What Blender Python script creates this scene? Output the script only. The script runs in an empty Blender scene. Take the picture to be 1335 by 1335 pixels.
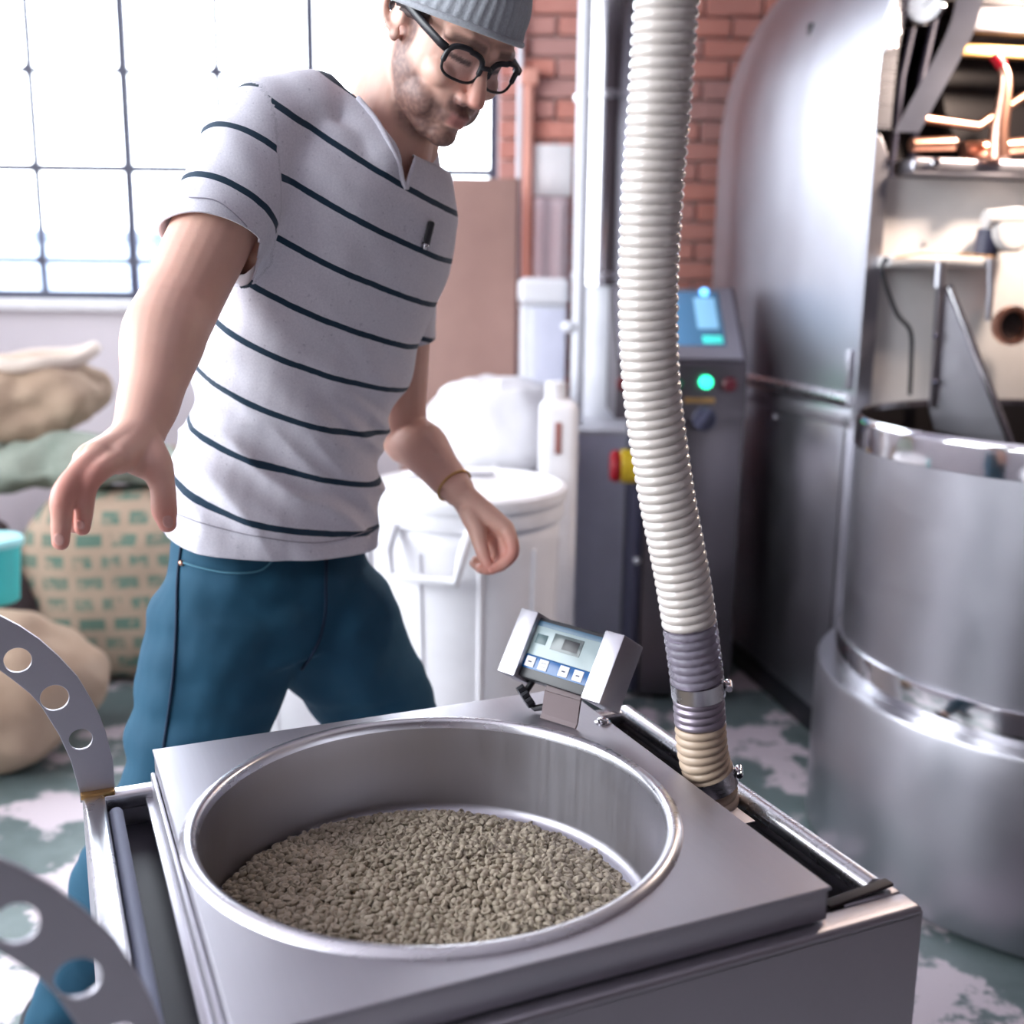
import bpy, bmesh, math, random
import numpy as np
from mathutils import Vector, Matrix, Quaternion, noise
from mathutils.bvhtree import BVHTree

random.seed(7); np.random.seed(7)
SC = bpy.context.scene
COL = SC.collection
pi = math.pi

# ------------------------------------------------------------------ camera
F_PX, PITCH, ROLL, CAM_H = 1428.92, 0.2021964, 0.0119037, 1.28
_fw = Vector((0, math.cos(PITCH), -math.sin(PITCH)))
_rt0 = Vector((1, 0, 0)); _up0 = _rt0.cross(_fw)
_rt = _rt0 * math.cos(ROLL) + _up0 * math.sin(ROLL)
_up = -_rt0 * math.sin(ROLL) + _up0 * math.cos(ROLL)
CAM = Vector((0, 0, CAM_H))
cd = bpy.data.cameras.new('camera')
cam = bpy.data.objects.new('camera', cd); COL.objects.link(cam)
cd.sensor_fit = 'HORIZONTAL'; cd.sensor_width = 24.0
cd.lens = 24.0 * F_PX / 1335.0
cd.clip_start = 0.05; cd.clip_end = 200
m = Matrix((( _rt.x, _up.x, -_fw.x, 0), (_rt.y, _up.y, -_fw.y, 0), (_rt.z, _up.z, -_fw.z, CAM_H), (0, 0, 0, 1)))
cam.matrix_world = m
cd.dof.use_dof = True
cd.dof.focus_distance = 1.28
cd.dof.aperture_fstop = 1.9
SC.camera = cam

# ------------------------------------------------------------------ world, exposure
SKY = 4.0
w = bpy.data.worlds.new('overcast_sky'); SC.world = w; w.use_nodes = True
bg = w.node_tree.nodes['Background']
bg.inputs['Color'].default_value = (0.90, 0.95, 1.0, 1)
bg.inputs['Strength'].default_value = SKY
SC.view_settings.view_transform = 'Standard'
SC.view_settings.look = 'None'
SC.view_settings.exposure = 1.6
SC.view_settings.gamma = 1.0
SC.view_settings.use_curve_mapping = False

# room extents
XL, XR, YF, YB, ZC = -3.4, 3.4, -3.0, 4.6, 3.9

def portal(name, loc, rot, sx, sy):
    l = bpy.data.lights.new(name, 'AREA'); l.shape = 'RECTANGLE'; l.size = sx; l.size_y = sy
    l.cycles.is_portal = True
    o = bpy.data.objects.new(name, l); COL.objects.link(o); o.location = loc; o.rotation_euler = rot
    return o
portal('daylight_back_window', (-1.74, YB + 0.14, 2.2), (math.radians(-90), 0, 0), 3.4, 2.1)
portal('window_left_offscreen', (XL - 0.05, 0.4, 2.3), (0, math.radians(-90), 0), 2.4, 4.6)

# ------------------------------------------------------------------ helpers
def ray(px, py):
    return _rt * ((px - 667.5) / F_PX) - _up * ((py - 667.5) / F_PX) + _fw
def at(px, py, Y):
    d = ray(px, py); return CAM + d * (Y / d.y)
def atz(px, py, z):
    d = ray(px, py); return CAM + d * ((z - CAM_H) / d.z)

def srgb(r, g, b):
    f = lambda c: (c / 255 / 12.92) if c / 255 <= 0.04045 else ((c / 255 + 0.055) / 1.055) ** 2.4
    return (f(r), f(g), f(b), 1)

class NT:
    def __init__(s, name):
        s.m = bpy.data.materials.new(name); s.m.use_nodes = True
        s.t = s.m.node_tree; s.b = s.t.nodes['Principled BSDF']; s.out = s.t.nodes['Material Output']
    def n(s, kind, **kw):
        x = s.t.nodes.new(kind)
        for k, v in kw.items():
            if k in x.inputs: x.inputs[k].default_value = v
            else: setattr(x, k, v)
        return x
    def l(s, a, b): s.t.links.new(a, b)
    def set(s, **kw):
        for k, v in kw.items(): s.b.inputs[k.replace('_', ' ')].default_value = v
        return s
    def coords(s, kind='Object', scale=(1, 1, 1), rot=(0, 0, 0)):
        tc = s.n('ShaderNodeTexCoord'); mp = s.n('ShaderNodeMapping')
        mp.inputs['Scale'].default_value = scale; mp.inputs['Rotation'].default_value = rot
        s.l(tc.outputs[kind], mp.inputs['Vector']); return mp.outputs['Vector']
    def noise(s, vec, scale, detail=3, rough=0.55):
        x = s.n('ShaderNodeTexNoise'); x.inputs['Scale'].default_value = scale
        x.inputs['Detail'].default_value = detail; x.inputs['Roughness'].default_value = rough
        if vec is not None: s.l(vec, x.inputs['Vector'])
        return x.outputs['Fac']
    def ramp(s, fac, stops):
        r = s.n('ShaderNodeValToRGB'); e = r.color_ramp.elements
        while len(e) < len(stops): e.new(0.5)
        for i, (p, c) in enumerate(stops):
            e[i].position = p; e[i].color = c if len(c) == 4 else (*c, 1)
        s.l(fac, r.inputs['Fac']); return r.outputs['Color']
    def bump(s, h, strength, dist=0.002):
        b = s.n('ShaderNodeBump'); b.inputs['Strength'].default_value = strength; b.inputs['Distance'].default_value = dist
        s.l(h, b.inputs['Height']); s.l(b.outputs['Normal'], s.b.inputs['Normal']); return b
    def mix(s, fac, a, b):
        x = s.n('ShaderNodeMix'); x.data_type = 'RGBA'
        for sock, v in ((x.inputs[0], fac), (x.inputs[6], a), (x.inputs[7], b)):
            if hasattr(v, 'links'): s.l(v, sock)
            else: sock.default_value = v
        return x.outputs[2]
    def math(s, op, a, b=0.0, c=0.0):
        x = s.n('ShaderNodeMath'); x.operation = op
        for i, v in enumerate((a, b, c)):
            if hasattr(v, 'links'): s.l(v, x.inputs[i])
            else: x.inputs[i].default_value = v
        return x.outputs[0]
    def attr(s, name):
        a = s.n('ShaderNodeAttribute'); a.attribute_name = name; return a.outputs['Fac']

def plain(name, col, rough=0.5, metal=0.0, **kw):
    t = NT(name); v = t.coords()
    f = t.noise(v, 9, 3)
    c = t.mix(f, tuple(x * 0.86 for x in col[:3]) + (1,), tuple(min(1, x * 1.1) for x in col[:3]) + (1,))
    t.l(c, t.b.inputs['Base Color']); t.set(Roughness=rough, Metallic=metal)
    for k, x in kw.items(): t.b.inputs[k.replace('_', ' ')].default_value = x
    return t.m

def steel(name, col=(0.62, 0.61, 0.64), rough=0.28, scale=(4, 400, 400), bump=0.06, smudge=0.12, metal=1.0):
    t = NT(name)
    v = t.coords('Object', scale); f = t.noise(v, 1.0, 2)
    v2 = t.coords('Object', (1, 1, 1)); g = t.noise(v2, 7, 4)
    c = t.mix(g, tuple(x * 0.9 for x in col) + (1,), tuple(min(1, x * 1.06) for x in col) + (1,))
    t.l(c, t.b.inputs['Base Color'])
    r = t.math('ADD', t.math('MULTIPLY', g, smudge * 1.4), t.math('MULTIPLY_ADD', f, smudge, rough - smudge * 1.1))
    t.l(r, t.b.inputs['Roughness']); t.set(Metallic=metal)
    t.bump(f, bump, 0.001)
    return t.m

M = {}
M['plate'] = steel('brushed_steel_plate', (0.47, 0.457, 0.50), 0.45, (300, 6, 6), 0.05)
M['bowl'] = steel('bowl_steel', (0.47, 0.457, 0.50), 0.38, (120, 120, 3), 0.10)
M['satin'] = steel('satin_steel', (0.47, 0.457, 0.50), 0.40, (5, 300, 300), 0.05)
M['panel'] = steel('panel_steel', (0.47, 0.457, 0.50), 0.42, (200, 200, 200), 0.04)
M['bright'] = steel('bright_steel', (0.76, 0.755, 0.79), 0.27, (3, 60, 60), 0.004, 0.06)
M['handle'] = steel('handle_steel', (0.47, 0.457, 0.50), 0.48, (200, 200, 200), 0.03)
M['drum'] = steel('drum_steel', (0.42, 0.415, 0.455), 0.34, (3, 3, 260), 0.05)
M['polish'] = steel('polished_steel', (0.62, 0.61, 0.63), 0.10, (3, 3, 200), 0.01, 0.04)
M['hood'] = steel('hood_steel', (0.42, 0.415, 0.455), 0.40, (3, 3, 120), 0.02, 0.05)
M['cabinet'] = steel('cabinet_steel', (0.15, 0.135, 0.15), 0.38, (4, 4, 200), 0.04)
M['black'] = plain('black_plastic', (0.012, 0.012, 0.016), 0.4)
M['rubber'] = plain('dark_rubber', (0.03, 0.022, 0.022), 0.6)
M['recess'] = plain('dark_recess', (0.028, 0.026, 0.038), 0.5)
M['white'] = plain('white_plastic', (0.80, 0.79, 0.82), 0.45)
M['whitep'] = plain('white_powdercoat', (0.78, 0.79, 0.84), 0.4)
M['grey'] = plain('grey_enamel', (0.66, 0.67, 0.80), 0.45)
M['red'] = plain('red_plastic', (0.42, 0.008, 0.02), 0.3)
M['yellow'] = plain('yellow_plastic', (0.80, 0.55, 0.03), 0.35)
M['copper'] = plain('copper_metal', (0.80, 0.42, 0.30), 0.3, 1.0)
M['brass'] = plain('brass_metal', (0.60, 0.36, 0.14), 0.35, 1.0)
M['beige'] = plain('pale_enamel', (0.64, 0.62, 0.61), 0.38)
M['teal'] = plain('turquoise_plastic', (0.05, 0.55, 0.55), 0.4)
M['paper'] = plain('white_paper', (0.85, 0.83, 0.84), 0.7)
M['iron'] = plain('dark_iron', (0.05, 0.05, 0.09), 0.5)

def emit(name, col, s):
    t = NT(name); t.set(Base_Color=(*col, 1), Roughness=0.3)
    t.b.inputs['Emission Color'].default_value = (*col, 1); t.b.inputs['Emission Strength'].default_value = s
    return t.m
M['green_led'] = emit('green_indicator', (0.02, 0.9, 0.40), 1.6)
M['blue_led'] = emit('blue_indicator', (0.12, 0.42, 1.0), 1.2)

def glassy(name, tint=(1, 1, 1), gloss=0.08, rough=0.02):
    t = NT(name)
    tr = t.n('ShaderNodeBsdfTransparent'); tr.inputs['Color'].default_value = (*tint, 1)
    gl = t.n('ShaderNodeBsdfGlossy'); gl.inputs['Roughness'].default_value = rough
    mx = t.n('ShaderNodeMixShader'); mx.inputs['Fac'].default_value = gloss
    t.l(tr.outputs[0], mx.inputs[1]); t.l(gl.outputs[0], mx.inputs[2]); t.l(mx.outputs[0], t.out.inputs['Surface'])
    return t.m
M['pane'] = glassy('window_glass', (0.97, 0.985, 1.0), 0.04)
M['lens'] = glassy('spectacle_lens', (0.88, 0.86, 0.90), 0.07)

# ---- mesh builder
class MB:
    def __init__(s): s.v = []; s.f = []; s.sm = []
    def add(s, vs, fs, smooth=True):
        o = len(s.v); s.v += [tuple(v) for v in vs]; s.f += [tuple(i + o for i in f) for f in fs]; s.sm += [smooth] * len(fs); return s
    def bm(s, b, smooth=True):
        b.verts.index_update()
        s.add([v.co.copy() for v in b.verts], [[v.index for v in f.verts] for f in b.faces], smooth); b.free(); return s
    def box(s, c, size, bevel=0.0, seg=2, rot=None):
        b = bmesh.new(); bmesh.ops.create_cube(b, size=1)
        for v in b.verts: v.co = Vector((v.co.x * size[0], v.co.y * size[1], v.co.z * size[2]))
        if bevel > 0:
            bmesh.ops.bevel(b, geom=list(b.edges), offset=bevel, segments=seg, profile=0.5, affect='EDGES', clamp_overlap=True)
        R = rot if rot is not None else Matrix.Identity(3)
        for v in b.verts: v.co = R @ v.co + Vector(c)
        return s.bm(b, bevel > 0)
    def bx(s, x0, x1, y0, y1, z0, z1, bevel=0.0, seg=2):
        return s.box(((x0 + x1) / 2, (y0 + y1) / 2, (z0 + z1) / 2), (x1 - x0, y1 - y0, z1 - z0), bevel, seg)
    def tube(s, pts, r, seg=16, caps=True, closed=False):
        pts = [Vector(p) for p in pts]; n = len(pts)
        rs = r if isinstance(r, (list, tuple)) else [r] * n
        rings = []
        t0 = (pts[1] - pts[0]).normalized()
        nx = t0.orthogonal().normalized()
        prev = t0
        for i in range(n):
            if closed: t = (pts[(i + 1) % n] - pts[i - 1]).normalized()
            else: t = (pts[min(i + 1, n - 1)] - pts[max(i - 1, 0)]).normalized()
            nx = (prev.rotation_difference(t) @ nx); nx = (nx - t * nx.dot(t)).normalized(); prev = t
            ny = t.cross(nx)
            rr = rs[i]; ra, rb = rr if isinstance(rr, (tuple, list)) else (rr, rr)
            rings.append([pts[i] + nx * ra * math.cos(2 * pi * k / seg) + ny * rb * math.sin(2 * pi * k / seg) for k in range(seg)])
        return s.rings(rings, caps, closed)
    def rings(s, rings, caps=True, closed=False, smooth=True):
        seg = len(rings[0]); vs = [p for r in rings for p in r]; fs = []
        n = len(rings)
        for i in range(n if closed else n - 1):
            j = (i + 1) % n
            for k in range(seg):
                k2 = (k + 1) % seg
                fs.append((i * seg + k, i * seg + k2, j * seg + k2, j * seg + k))
        if caps and not closed:
            fs.append(tuple(range(seg - 1, -1, -1))); fs.append(tuple((n - 1) * seg + k for k in range(seg)))
        return s.add(vs, fs, smooth)
    def cyl(s, p0, p1, r, r1=None, seg=32, bevel=0.0):
        p0 = Vector(p0); p1 = Vector(p1); r1 = r if r1 is None else r1
        d = (p1 - p0).normalized()
        if bevel:
            return s.tube([p0, p0, p0 + d * bevel, p1 - d * bevel, p1, p1][1:5], [r - bevel, r, r1, r1 - bevel], seg)
        return s.tube([p0, p1], [r, r1], seg)
    def lathe(s, prof, origin=(0, 0, 0), seg=64, a0=0, a1=2 * pi):
        o = Vector(origin); full = abs(a1 - a0 - 2 * pi) < 1e-6
        nseg = seg if full else seg + 1
        vs = []; fs = []
        for (r, z) in prof:
            for k in range(nseg):
                a = a0 + (a1 - a0) * k / seg; vs.append(o + Vector((r * math.cos(a), r * math.sin(a), z)))
        for i in range(len(prof) - 1):
            for k in range(nseg if full else nseg - 1):
                k2 = (k + 1) % nseg
                fs.append((i * nseg + k, i * nseg + k2, (i + 1) * nseg + k2, (i + 1) * nseg + k))
        return s.add(vs, fs)
    def ball(s, c, r, M3=None, seg=20, ring=12):
        c = Vector(c); r = r if isinstance(r, (tuple, list)) else (r, r, r)
        R = M3 if M3 is not None else Matrix.Identity(3)
        b = bmesh.new(); bmesh.ops.create_uvsphere(b, u_segments=seg, v_segments=ring, radius=1)
        for v in b.verts: v.co = c + R @ Vector((v.co.x * r[0], v.co.y * r[1], v.co.z * r[2]))
        return s.bm(b)
    def mesh(s, name):
        me = bpy.data.meshes.new(name); me.from_pydata(s.v, [], s.f)
        me.polygons.foreach_set('use_smooth', s.sm); me.update(); return me

def tag(o, label=None, cat=None, group=None, kind=None):
    if label: o['label'] = label
    if cat: o['category'] = cat
    if group: o['group'] = group
    if kind: o['kind'] = kind
    return o
def root(name, loc, rz=0.0, label=None, cat=None, group=None, kind=None):
    o = bpy.data.objects.new(name, None); COL.objects.link(o); o.empty_display_size = 0.05
    o.location = loc; o.rotation_euler = (0, 0, rz); tag(o, label, cat, group, kind); return o
def autosmooth(me, ang=40):
    try: me.set_sharp_from_angle(angle=math.radians(ang))
    except Exception: pass
def obj(name, mb, mat, parent=None, world=False, sharp=40, label=None):
    """link a mesh; world=True: vertices are in world space, moved into the parent's frame"""
    me = mb.mesh(name) if isinstance(mb, MB) else mb
    o = bpy.data.objects.new(name, me); COL.objects.link(o)
    if mat is not None: me.materials.append(mat)
    if parent is not None:
        o.parent = parent
        if world:
            T = Matrix.Translation(parent.location) @ Matrix.Rotation(parent.rotation_euler.z, 4, 'Z')
            if parent.parent is not None:
                g = parent.parent
                T = Matrix.Translation(g.location) @ Matrix.Rotation(g.rotation_euler.z, 4, 'Z') @ T
            me.transform(T.inverted())
    if sharp: autosmooth(me, sharp)
    if label: o['label'] = label
    return o
def single(name, mb, mat, loc, label, cat, group=None, kind=None, sharp=40):
    """one-mesh thing, vertices in world space, origin moved to loc"""
    me = mb.mesh(name); me.transform(Matrix.Translation(Vector(loc)).inverted())
    o = bpy.data.objects.new(name, me); COL.objects.link(o); me.materials.append(mat); o.location = loc
    if sharp: autosmooth(me, sharp)
    return tag(o, label, cat, group, kind)

def outline_plate(name, loops, thick, bevel=0.0):
    """flat plate in XY from closed outlines (later ones are holes), extruded in Z"""
    cu = bpy.data.curves.new(name, 'CURVE'); cu.dimensions = '2D'; cu.fill_mode = 'BOTH'
    for lp in loops:
        sp = cu.splines.new('POLY'); sp.points.add(len(lp) - 1)
        for i, p in enumerate(lp): sp.points[i].co = (p[0], p[1], 0, 1)
        sp.use_cyclic_u = True
    cu.extrude = thick / 2 - bevel; cu.bevel_depth = bevel; cu.bevel_resolution = 1
    o = bpy.data.objects.new('tmp', cu); COL.objects.link(o)
    dg = bpy.context.evaluated_depsgraph_get()
    me = bpy.data.meshes.new_from_object(o.evaluated_get(dg))
    bpy.data.objects.remove(o); bpy.data.curves.remove(cu)
    me.name = name; me.materials.clear()
    return me
def circle_pts(cx, cy, r, n=48): return [(cx + r * math.cos(2 * pi * k / n), cy + r * math.sin(2 * pi * k / n)) for k in range(n)]

def bake(mb, voxel, smooth_it=6, smooth_f=0.5, name='bake'):
    """union of overlapping closed pieces as one continuous skin"""
    me = mb.mesh(name)
    b = bmesh.new(); b.from_mesh(me); bmesh.ops.recalc_face_normals(b, faces=b.faces); b.to_mesh(me); b.free()
    o = bpy.data.objects.new('tmp', me); COL.objects.link(o)
    r = o.modifiers.new('r', 'REMESH'); r.mode = 'VOXEL'; r.voxel_size = voxel; r.use_smooth_shade = True
    if smooth_it:
        s = o.modifiers.new('s', 'SMOOTH'); s.factor = smooth_f; s.iterations = smooth_it
    dg = bpy.context.evaluated_depsgraph_get()
    out = bpy.data.meshes.new_from_object(o.evaluated_get(dg)); out.name = name
    bpy.data.objects.remove(o); bpy.data.meshes.remove(me)
    out.polygons.foreach_set('use_smooth', [True] * len(out.polygons))
    return out
def co_array(me):
    a = np.empty(len(me.vertices) * 3); me.vertices.foreach_get('co', a); return a.reshape(-1, 3)
def set_attr(me, name, vals):
    at_ = me.attributes.new(name, 'FLOAT', 'POINT'); at_.data.foreach_set('value', np.asarray(vals, dtype=np.float32))

# ================================================================== SETTING
# floor: worn grey-green paint with pale bare patches
t = NT('worn_painted_concrete'); v = t.coords()
n1 = t.noise(v, 2.9, 6, 0.62); n2 = t.noise(v, 11, 4, 0.6); n3 = t.noise(v, 60, 2)
paint = t.mix(n2, srgb(78, 92, 92), srgb(122, 136, 136))
mask = t.ramp(t.math('ADD', n1, t.math('MULTIPLY', n2, 0.22)), [(0.615, (0, 0, 0)), (0.65, (1, 1, 1))])
col = t.mix(mask, paint, srgb(206, 194, 200))
t.l(col, t.b.inputs['Base Color']); t.set(Roughness=0.38); t.bump(t.math('ADD', mask, t.math('MULTIPLY', n3, .3)), 0.12, 0.002)
M['floor'] = t.m
o = obj('floor', MB().bx(XL - .1, XR + .1, YF - .1, YB + .15, -0.1, 0), M['floor']); tag(o, kind='structure')
t = NT('painted_plaster'); v = t.coords(); n1 = t.noise(v, 3, 4); n2 = t.noise(v, 90, 2)
t.l(t.mix(n1, srgb(208, 200, 206), srgb(222, 214, 220)), t.b.inputs['Base Color']); t.set(Roughness=0.75); t.bump(n2, 0.1, 0.002)
M['plaster'] = t.m
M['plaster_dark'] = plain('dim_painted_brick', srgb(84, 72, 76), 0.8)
M['ceiling'] = plain('painted_ceiling_boards', srgb(196, 188, 194), 0.8)
WX0, WX1, WZ0, WZ1 = -3.083, -0.075, 1.21, 3.11     # window opening in the back wall
b = MB()
b.bx(XL, WX0, YB, YB + .25, 0, ZC); b.bx(WX0, WX1, YB, YB + .25, 0, WZ0); b.bx(WX0, WX1, YB, YB + .25, WZ1, ZC)
b.bx(WX1, XR, YB + .012, YB + .25, 0, ZC)
wall_back = tag(obj('wall_back', b, M['plaster']), kind='structure')
b = MB(); zl0, zl1, yl0, yl1 = 1.1, 3.5, -1.9, 2.7
b.bx(XL - .2, XL, YF, yl0, 0, ZC); b.bx(XL - .2, XL, yl1, YB, 0, ZC); b.bx(XL - .2, XL, yl0, yl1, 0, zl0); b.bx(XL - .2, XL, yl0, yl1, zl1, ZC)
tag(obj('wall_left', b, M['plaster']), kind='structure')
b = MB(); b.bx(XR, XR + .2, YF, YB, 0, ZC); tag(obj('wall_right', b, M['plaster_dark']), kind='structure')
b = MB(); b.bx(XL, XR, YF - .2, YF, 0, ZC)
tag(obj('wall_front', b, M['plaster_dark']), kind='structure')
b = MB(); b.bx(XL - .2, XR + .2, YF - .2, YB + .25, ZC, ZC + .1)
tag(obj('ceiling', b, M['ceiling']), kind='structure')

# steel window: frame, muntins, one pane object per light
win = root('window_1', ((WX0 + WX1) / 2, YB + .06, WZ0), kind='structure')
b = MB(); fy0, fy1 = YB + .03, YB + .09
b.bx(WX0, WX1, fy0, fy1, WZ0, WZ0 + .035, .004); b.bx(WX0, WX1, fy0, fy1, WZ1 - .035, WZ1, .004)
b.bx(WX0, WX0 + .035, fy0, fy1, WZ0, WZ1, .004); b.bx(WX1 - .035, WX1, fy0, fy1, WZ0, WZ1, .004)
obj('window_frame', b, M['iron'], win, True)
PX = [-0.075 - .376 * k for k in range(9)]
PZ = [1.21, 1.367, 1.735, 2.11, 2.485, 2.86, 3.11]
for i, x in enumerate(PX[1:-1]):
    th = .017 if i in (1, 3) else .011
    obj('muntin', MB().bx(x - th, x + th, fy0 + .01, fy1 - .02, WZ0 + .03, WZ1 - .03, .003), M['iron'], win, True)
for i, z in enumerate(PZ[1:-1]):
    th = .015 if i == 1 else .010
    obj('muntin', MB().bx(WX0 + .03, WX1 - .03, fy0 + .014, fy1 - .024, z - th, z + th, .003), M['iron'], win, True)
for x in PX[1:-1]:                                   # rosettes where the bars cross
    for z in PZ[1:-1]:
        b = MB(); q = .032
        b.add([(x - q, fy0 + .006, z), (x, fy0 + .006, z - q), (x + q, fy0 + .006, z), (x, fy0 + .006, z + q),
               (x - q, fy0 + .012, z), (x, fy0 + .012, z - q), (x + q, fy0 + .012, z), (x, fy0 + .012, z + q)],
              [(0, 1, 2, 3), (7, 6, 5, 4), (0, 4, 5, 1), (1, 5, 6, 2), (2, 6, 7, 3), (3, 7, 4, 0)], False)
        if x > -2.6 and z < 2.6: obj('crossing_clip', b, M['iron'], win, True)
for i in range(8):
    for j in range(6):
        obj('pane', MB().bx(PX[i + 1] + .012, PX[i] - .012, fy0 + .026, fy0 + .029, PZ[j] + .012, PZ[j + 1] - .012), M['pane'], win, True)
obj('window_sill', MB().bx(WX0 - .05, WX1 + .03, YB - .07, YB + .03, WZ0 - .045, WZ0, .008), M['white'], win, True)

# brick pier right of the window: every brick its own piece
t = NT('soft_red_brick'); v = t.coords(); n1 = t.noise(v, 14, 4)
oi = t.n('ShaderNodeObjectInfo')
c0 = t.mix(n1, srgb(196, 120, 104), srgb(214, 148, 132))
t.l(t.mix(t.math('MULTIPLY', oi.outputs['Random'], .75), c0, srgb(176, 140, 136)), t.b.inputs['Base Color']); t.set(Roughness=0.85); t.bump(t.noise(v, 60, 3), .3, .003)
M['brick'] = t.m
M['mortar'] = plain('lime_mortar', srgb(206, 188, 184), 0.9)
pier = obj('wall_pier', MB().bx(WX1 + .005, 1.05, YB - .02, YB + .012, 0, ZC), M['mortar']); tag(pier, kind='structure')
bw, bh, gap = .215, .066, .011
bme = {}
for row in range(46):
    z = .55 + row * (bh + gap)
    if z > 3.5: break
    xs = []
    x = WX1 + .008 - (bw / 2 if row % 2 else 0)
    while x < 1.04:
        a, c = max(x, WX1 + .008), min(x + bw, 1.045)
        if c - a > .03: xs.append((a, c))
        x += bw + gap
    for a, c in xs:
        key = round(c - a, 3)
        if key not in bme:
            bme[key] = MB().box((0, 0, 0), (key, .045, bh), .004, 1).mesh('brick'); bme[key].materials.append(M['brick']); autosmooth(bme[key])
        bo = bpy.data.objects.new('brick', bme[key]); COL.objects.link(bo); bo.parent = pier
        bo.location = ((a + c) / 2, YB - .035 + random.uniform(-.003, .003), z + bh / 2)

# outside: yard and a long low building beyond it
M['yard'] = plain('yard_tarmac', (0.20, 0.23, 0.30), 0.9)
M['far'] = plain('far_blue_cladding', (0.13, 0.17, 0.26), 0.9)
M['far2'] = plain('far_pale_cladding', (0.22, 0.27, 0.36), 0.9)
tag(obj('ground_outside', MB().bx(-60, 40, YB + .4, 90, -.35, -.3), M['yard']), kind='structure')
single('low_building', MB().bx(-30, 10, 30, 36, -.3, 2.5).bx(-30, 10, 29.8, 36.2, 2.5, 2.65), M['far'], (-10, 33, -.3), 'long low blue building far outside the window', 'building')
single('parked_van', MB().bx(-10.5, -7.6, 22, 24, .1, 2.0, .25).bx(-11.6, -10.3, 22, 24, .1, 1.3, .2), M['far2'], (-9, 23, -.3), 'pale van parked in front of the low building outside', 'van')

# ================================================================== BEAN CART
TH = 0.416172; CX, CY = -0.0605, 1.0735
def cart_w(u, v, z):
    return Vector((CX + u * math.cos(TH) - v * math.sin(TH), CY + u * math.sin(TH) + v * math.cos(TH), z))
cart = root('bean_cart', (CX, CY, 0), TH, 'stainless steel bean cart with round hopper and perforated side handles', 'cart')
PT, PB = .740, .706            # lid top and its lower edge
U0, U1, V0, V1 = -.355, .372, -.296, .272
HC, HR = (-.020, -.005), .2415
# body panels
obj('front_panel', MB().bx(U0, U1, V0, V0 + .006, .06, .700, .0025), M['panel'], cart)
obj('back_panel', MB().bx(U0, U1, V1 - .006, V1, .06, .690, .0025), M['panel'], cart)
obj('side_panel', MB().bx(U0, U0 + .006, V0 + .007, V1 - .007, .06, .690, .0025), M['panel'], cart)
obj('side_panel', MB().bx(U1 - .006, U1, V0 + .007, V1 - .007, .06, .690, .0025), M['panel'], cart)
obj('base_tray', MB().bx(U0 + .007, U1 - .007, V0 + .007, V1 - .007, .13, .150), M['panel'], cart)
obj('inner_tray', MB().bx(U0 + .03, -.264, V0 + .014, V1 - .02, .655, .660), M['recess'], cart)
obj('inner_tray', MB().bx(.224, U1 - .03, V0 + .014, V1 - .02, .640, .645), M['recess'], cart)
# top rails
obj('front_rail', MB().bx(U0, U1, V0, V0 + .030, .690, .704, .005, 3), M['satin'], cart)
obj('back_rail', MB().bx(U0 + .02, U1 - .02, V1 - .024, V1, .680, .702, .006, 3), M['bright'], cart)
obj('left_rail', MB().bx(U0, U0 + .024, V0 + .031, V1, .680, .703, .004, 3), M['bright'], cart)
obj('rolled_rail', MB().tube([(U1 - .012, V0 + .055, .694), (U1 - .012, V1 - .012, .694)], .0125, 24), M['bright'], cart)
obj('rail_flange', MB().bx(U1 - .020, U1, V0 + .031, V1, .675, .688, .003), M['satin'], cart)
obj('rail_end_plate', MB().bx(U1 - .070, U1 - .001, V0 + .0305, V0 + .050, .694, .7035, .002), M['satin'], cart)
g = MB().box((U1 - .046, V0 + .040, .7062), (.082, .012, .004), .0012, 2, Matrix.Rotation(.05, 3, 'Z') @ Matrix.Rotation(-.05, 3, 'Y'))
obj('gasket_strip', g, M['rubber'], cart)
# ribbed strip inside the left rail
b = MB(); n = 125
rr = []
for i in range(n * 4 + 1):
    vv = V1 - .05 - (V1 - V0 - .12) * i / (n * 4)
    r_ = .0066 + .0011 * math.cos(2 * pi * i / 4)
    rr.append([(U0 + .0335 + r_ * math.cos(2 * pi * k / 12), vv, .691 + r_ * math.sin(2 * pi * k / 12)) for k in range(12)])
b.rings(rr)
t = NT('ribbed_edge_trim'); t.set(Base_Color=(0.40, 0.43, 0.52, 1), Roughness=0.5); M['trim'] = t.m
obj('ribbed_trim', b, M['trim'], cart)
# lid: plate with the round opening, folded edges
S0, S1, T0, T1 = -.273, .268, -.280, .272
pl = outline_plate('top_plate', [[(S0, T0), (S1, T0), (S1, T1), (S0, T1)], circle_pts(HC[0], HC[1], HR + .0005, 128)], .004, .0015)
pl.transform(Matrix.Translation((0, 0, PT - .002)))
obj('top_plate', pl, M['plate'], cart, sharp=30)
b = MB()
b.bx(S0, S1, T0, T0 + .004, PB, PT - .0015, .0012); b.bx(S0, S1, T1 - .004, T1, PB, PT - .0015, .0012)
b.bx(S0, S0 + .004, T0, T1, PB, PT - .0015, .0012); b.bx(S1 - .004, S1, T0, T1, PB, PT - .0015, .0012)
obj('plate_edge', b, M['satin'], cart)
obj('under_lip', MB().bx(S0 - .014, S0 - .002, T0 + .006, T1 - .01, .688, .692, .0015).bx(S0 - .006, S0 - .001, T0 + .006, T1 - .01, .688, .716, .0015), M['satin'], cart)
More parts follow.
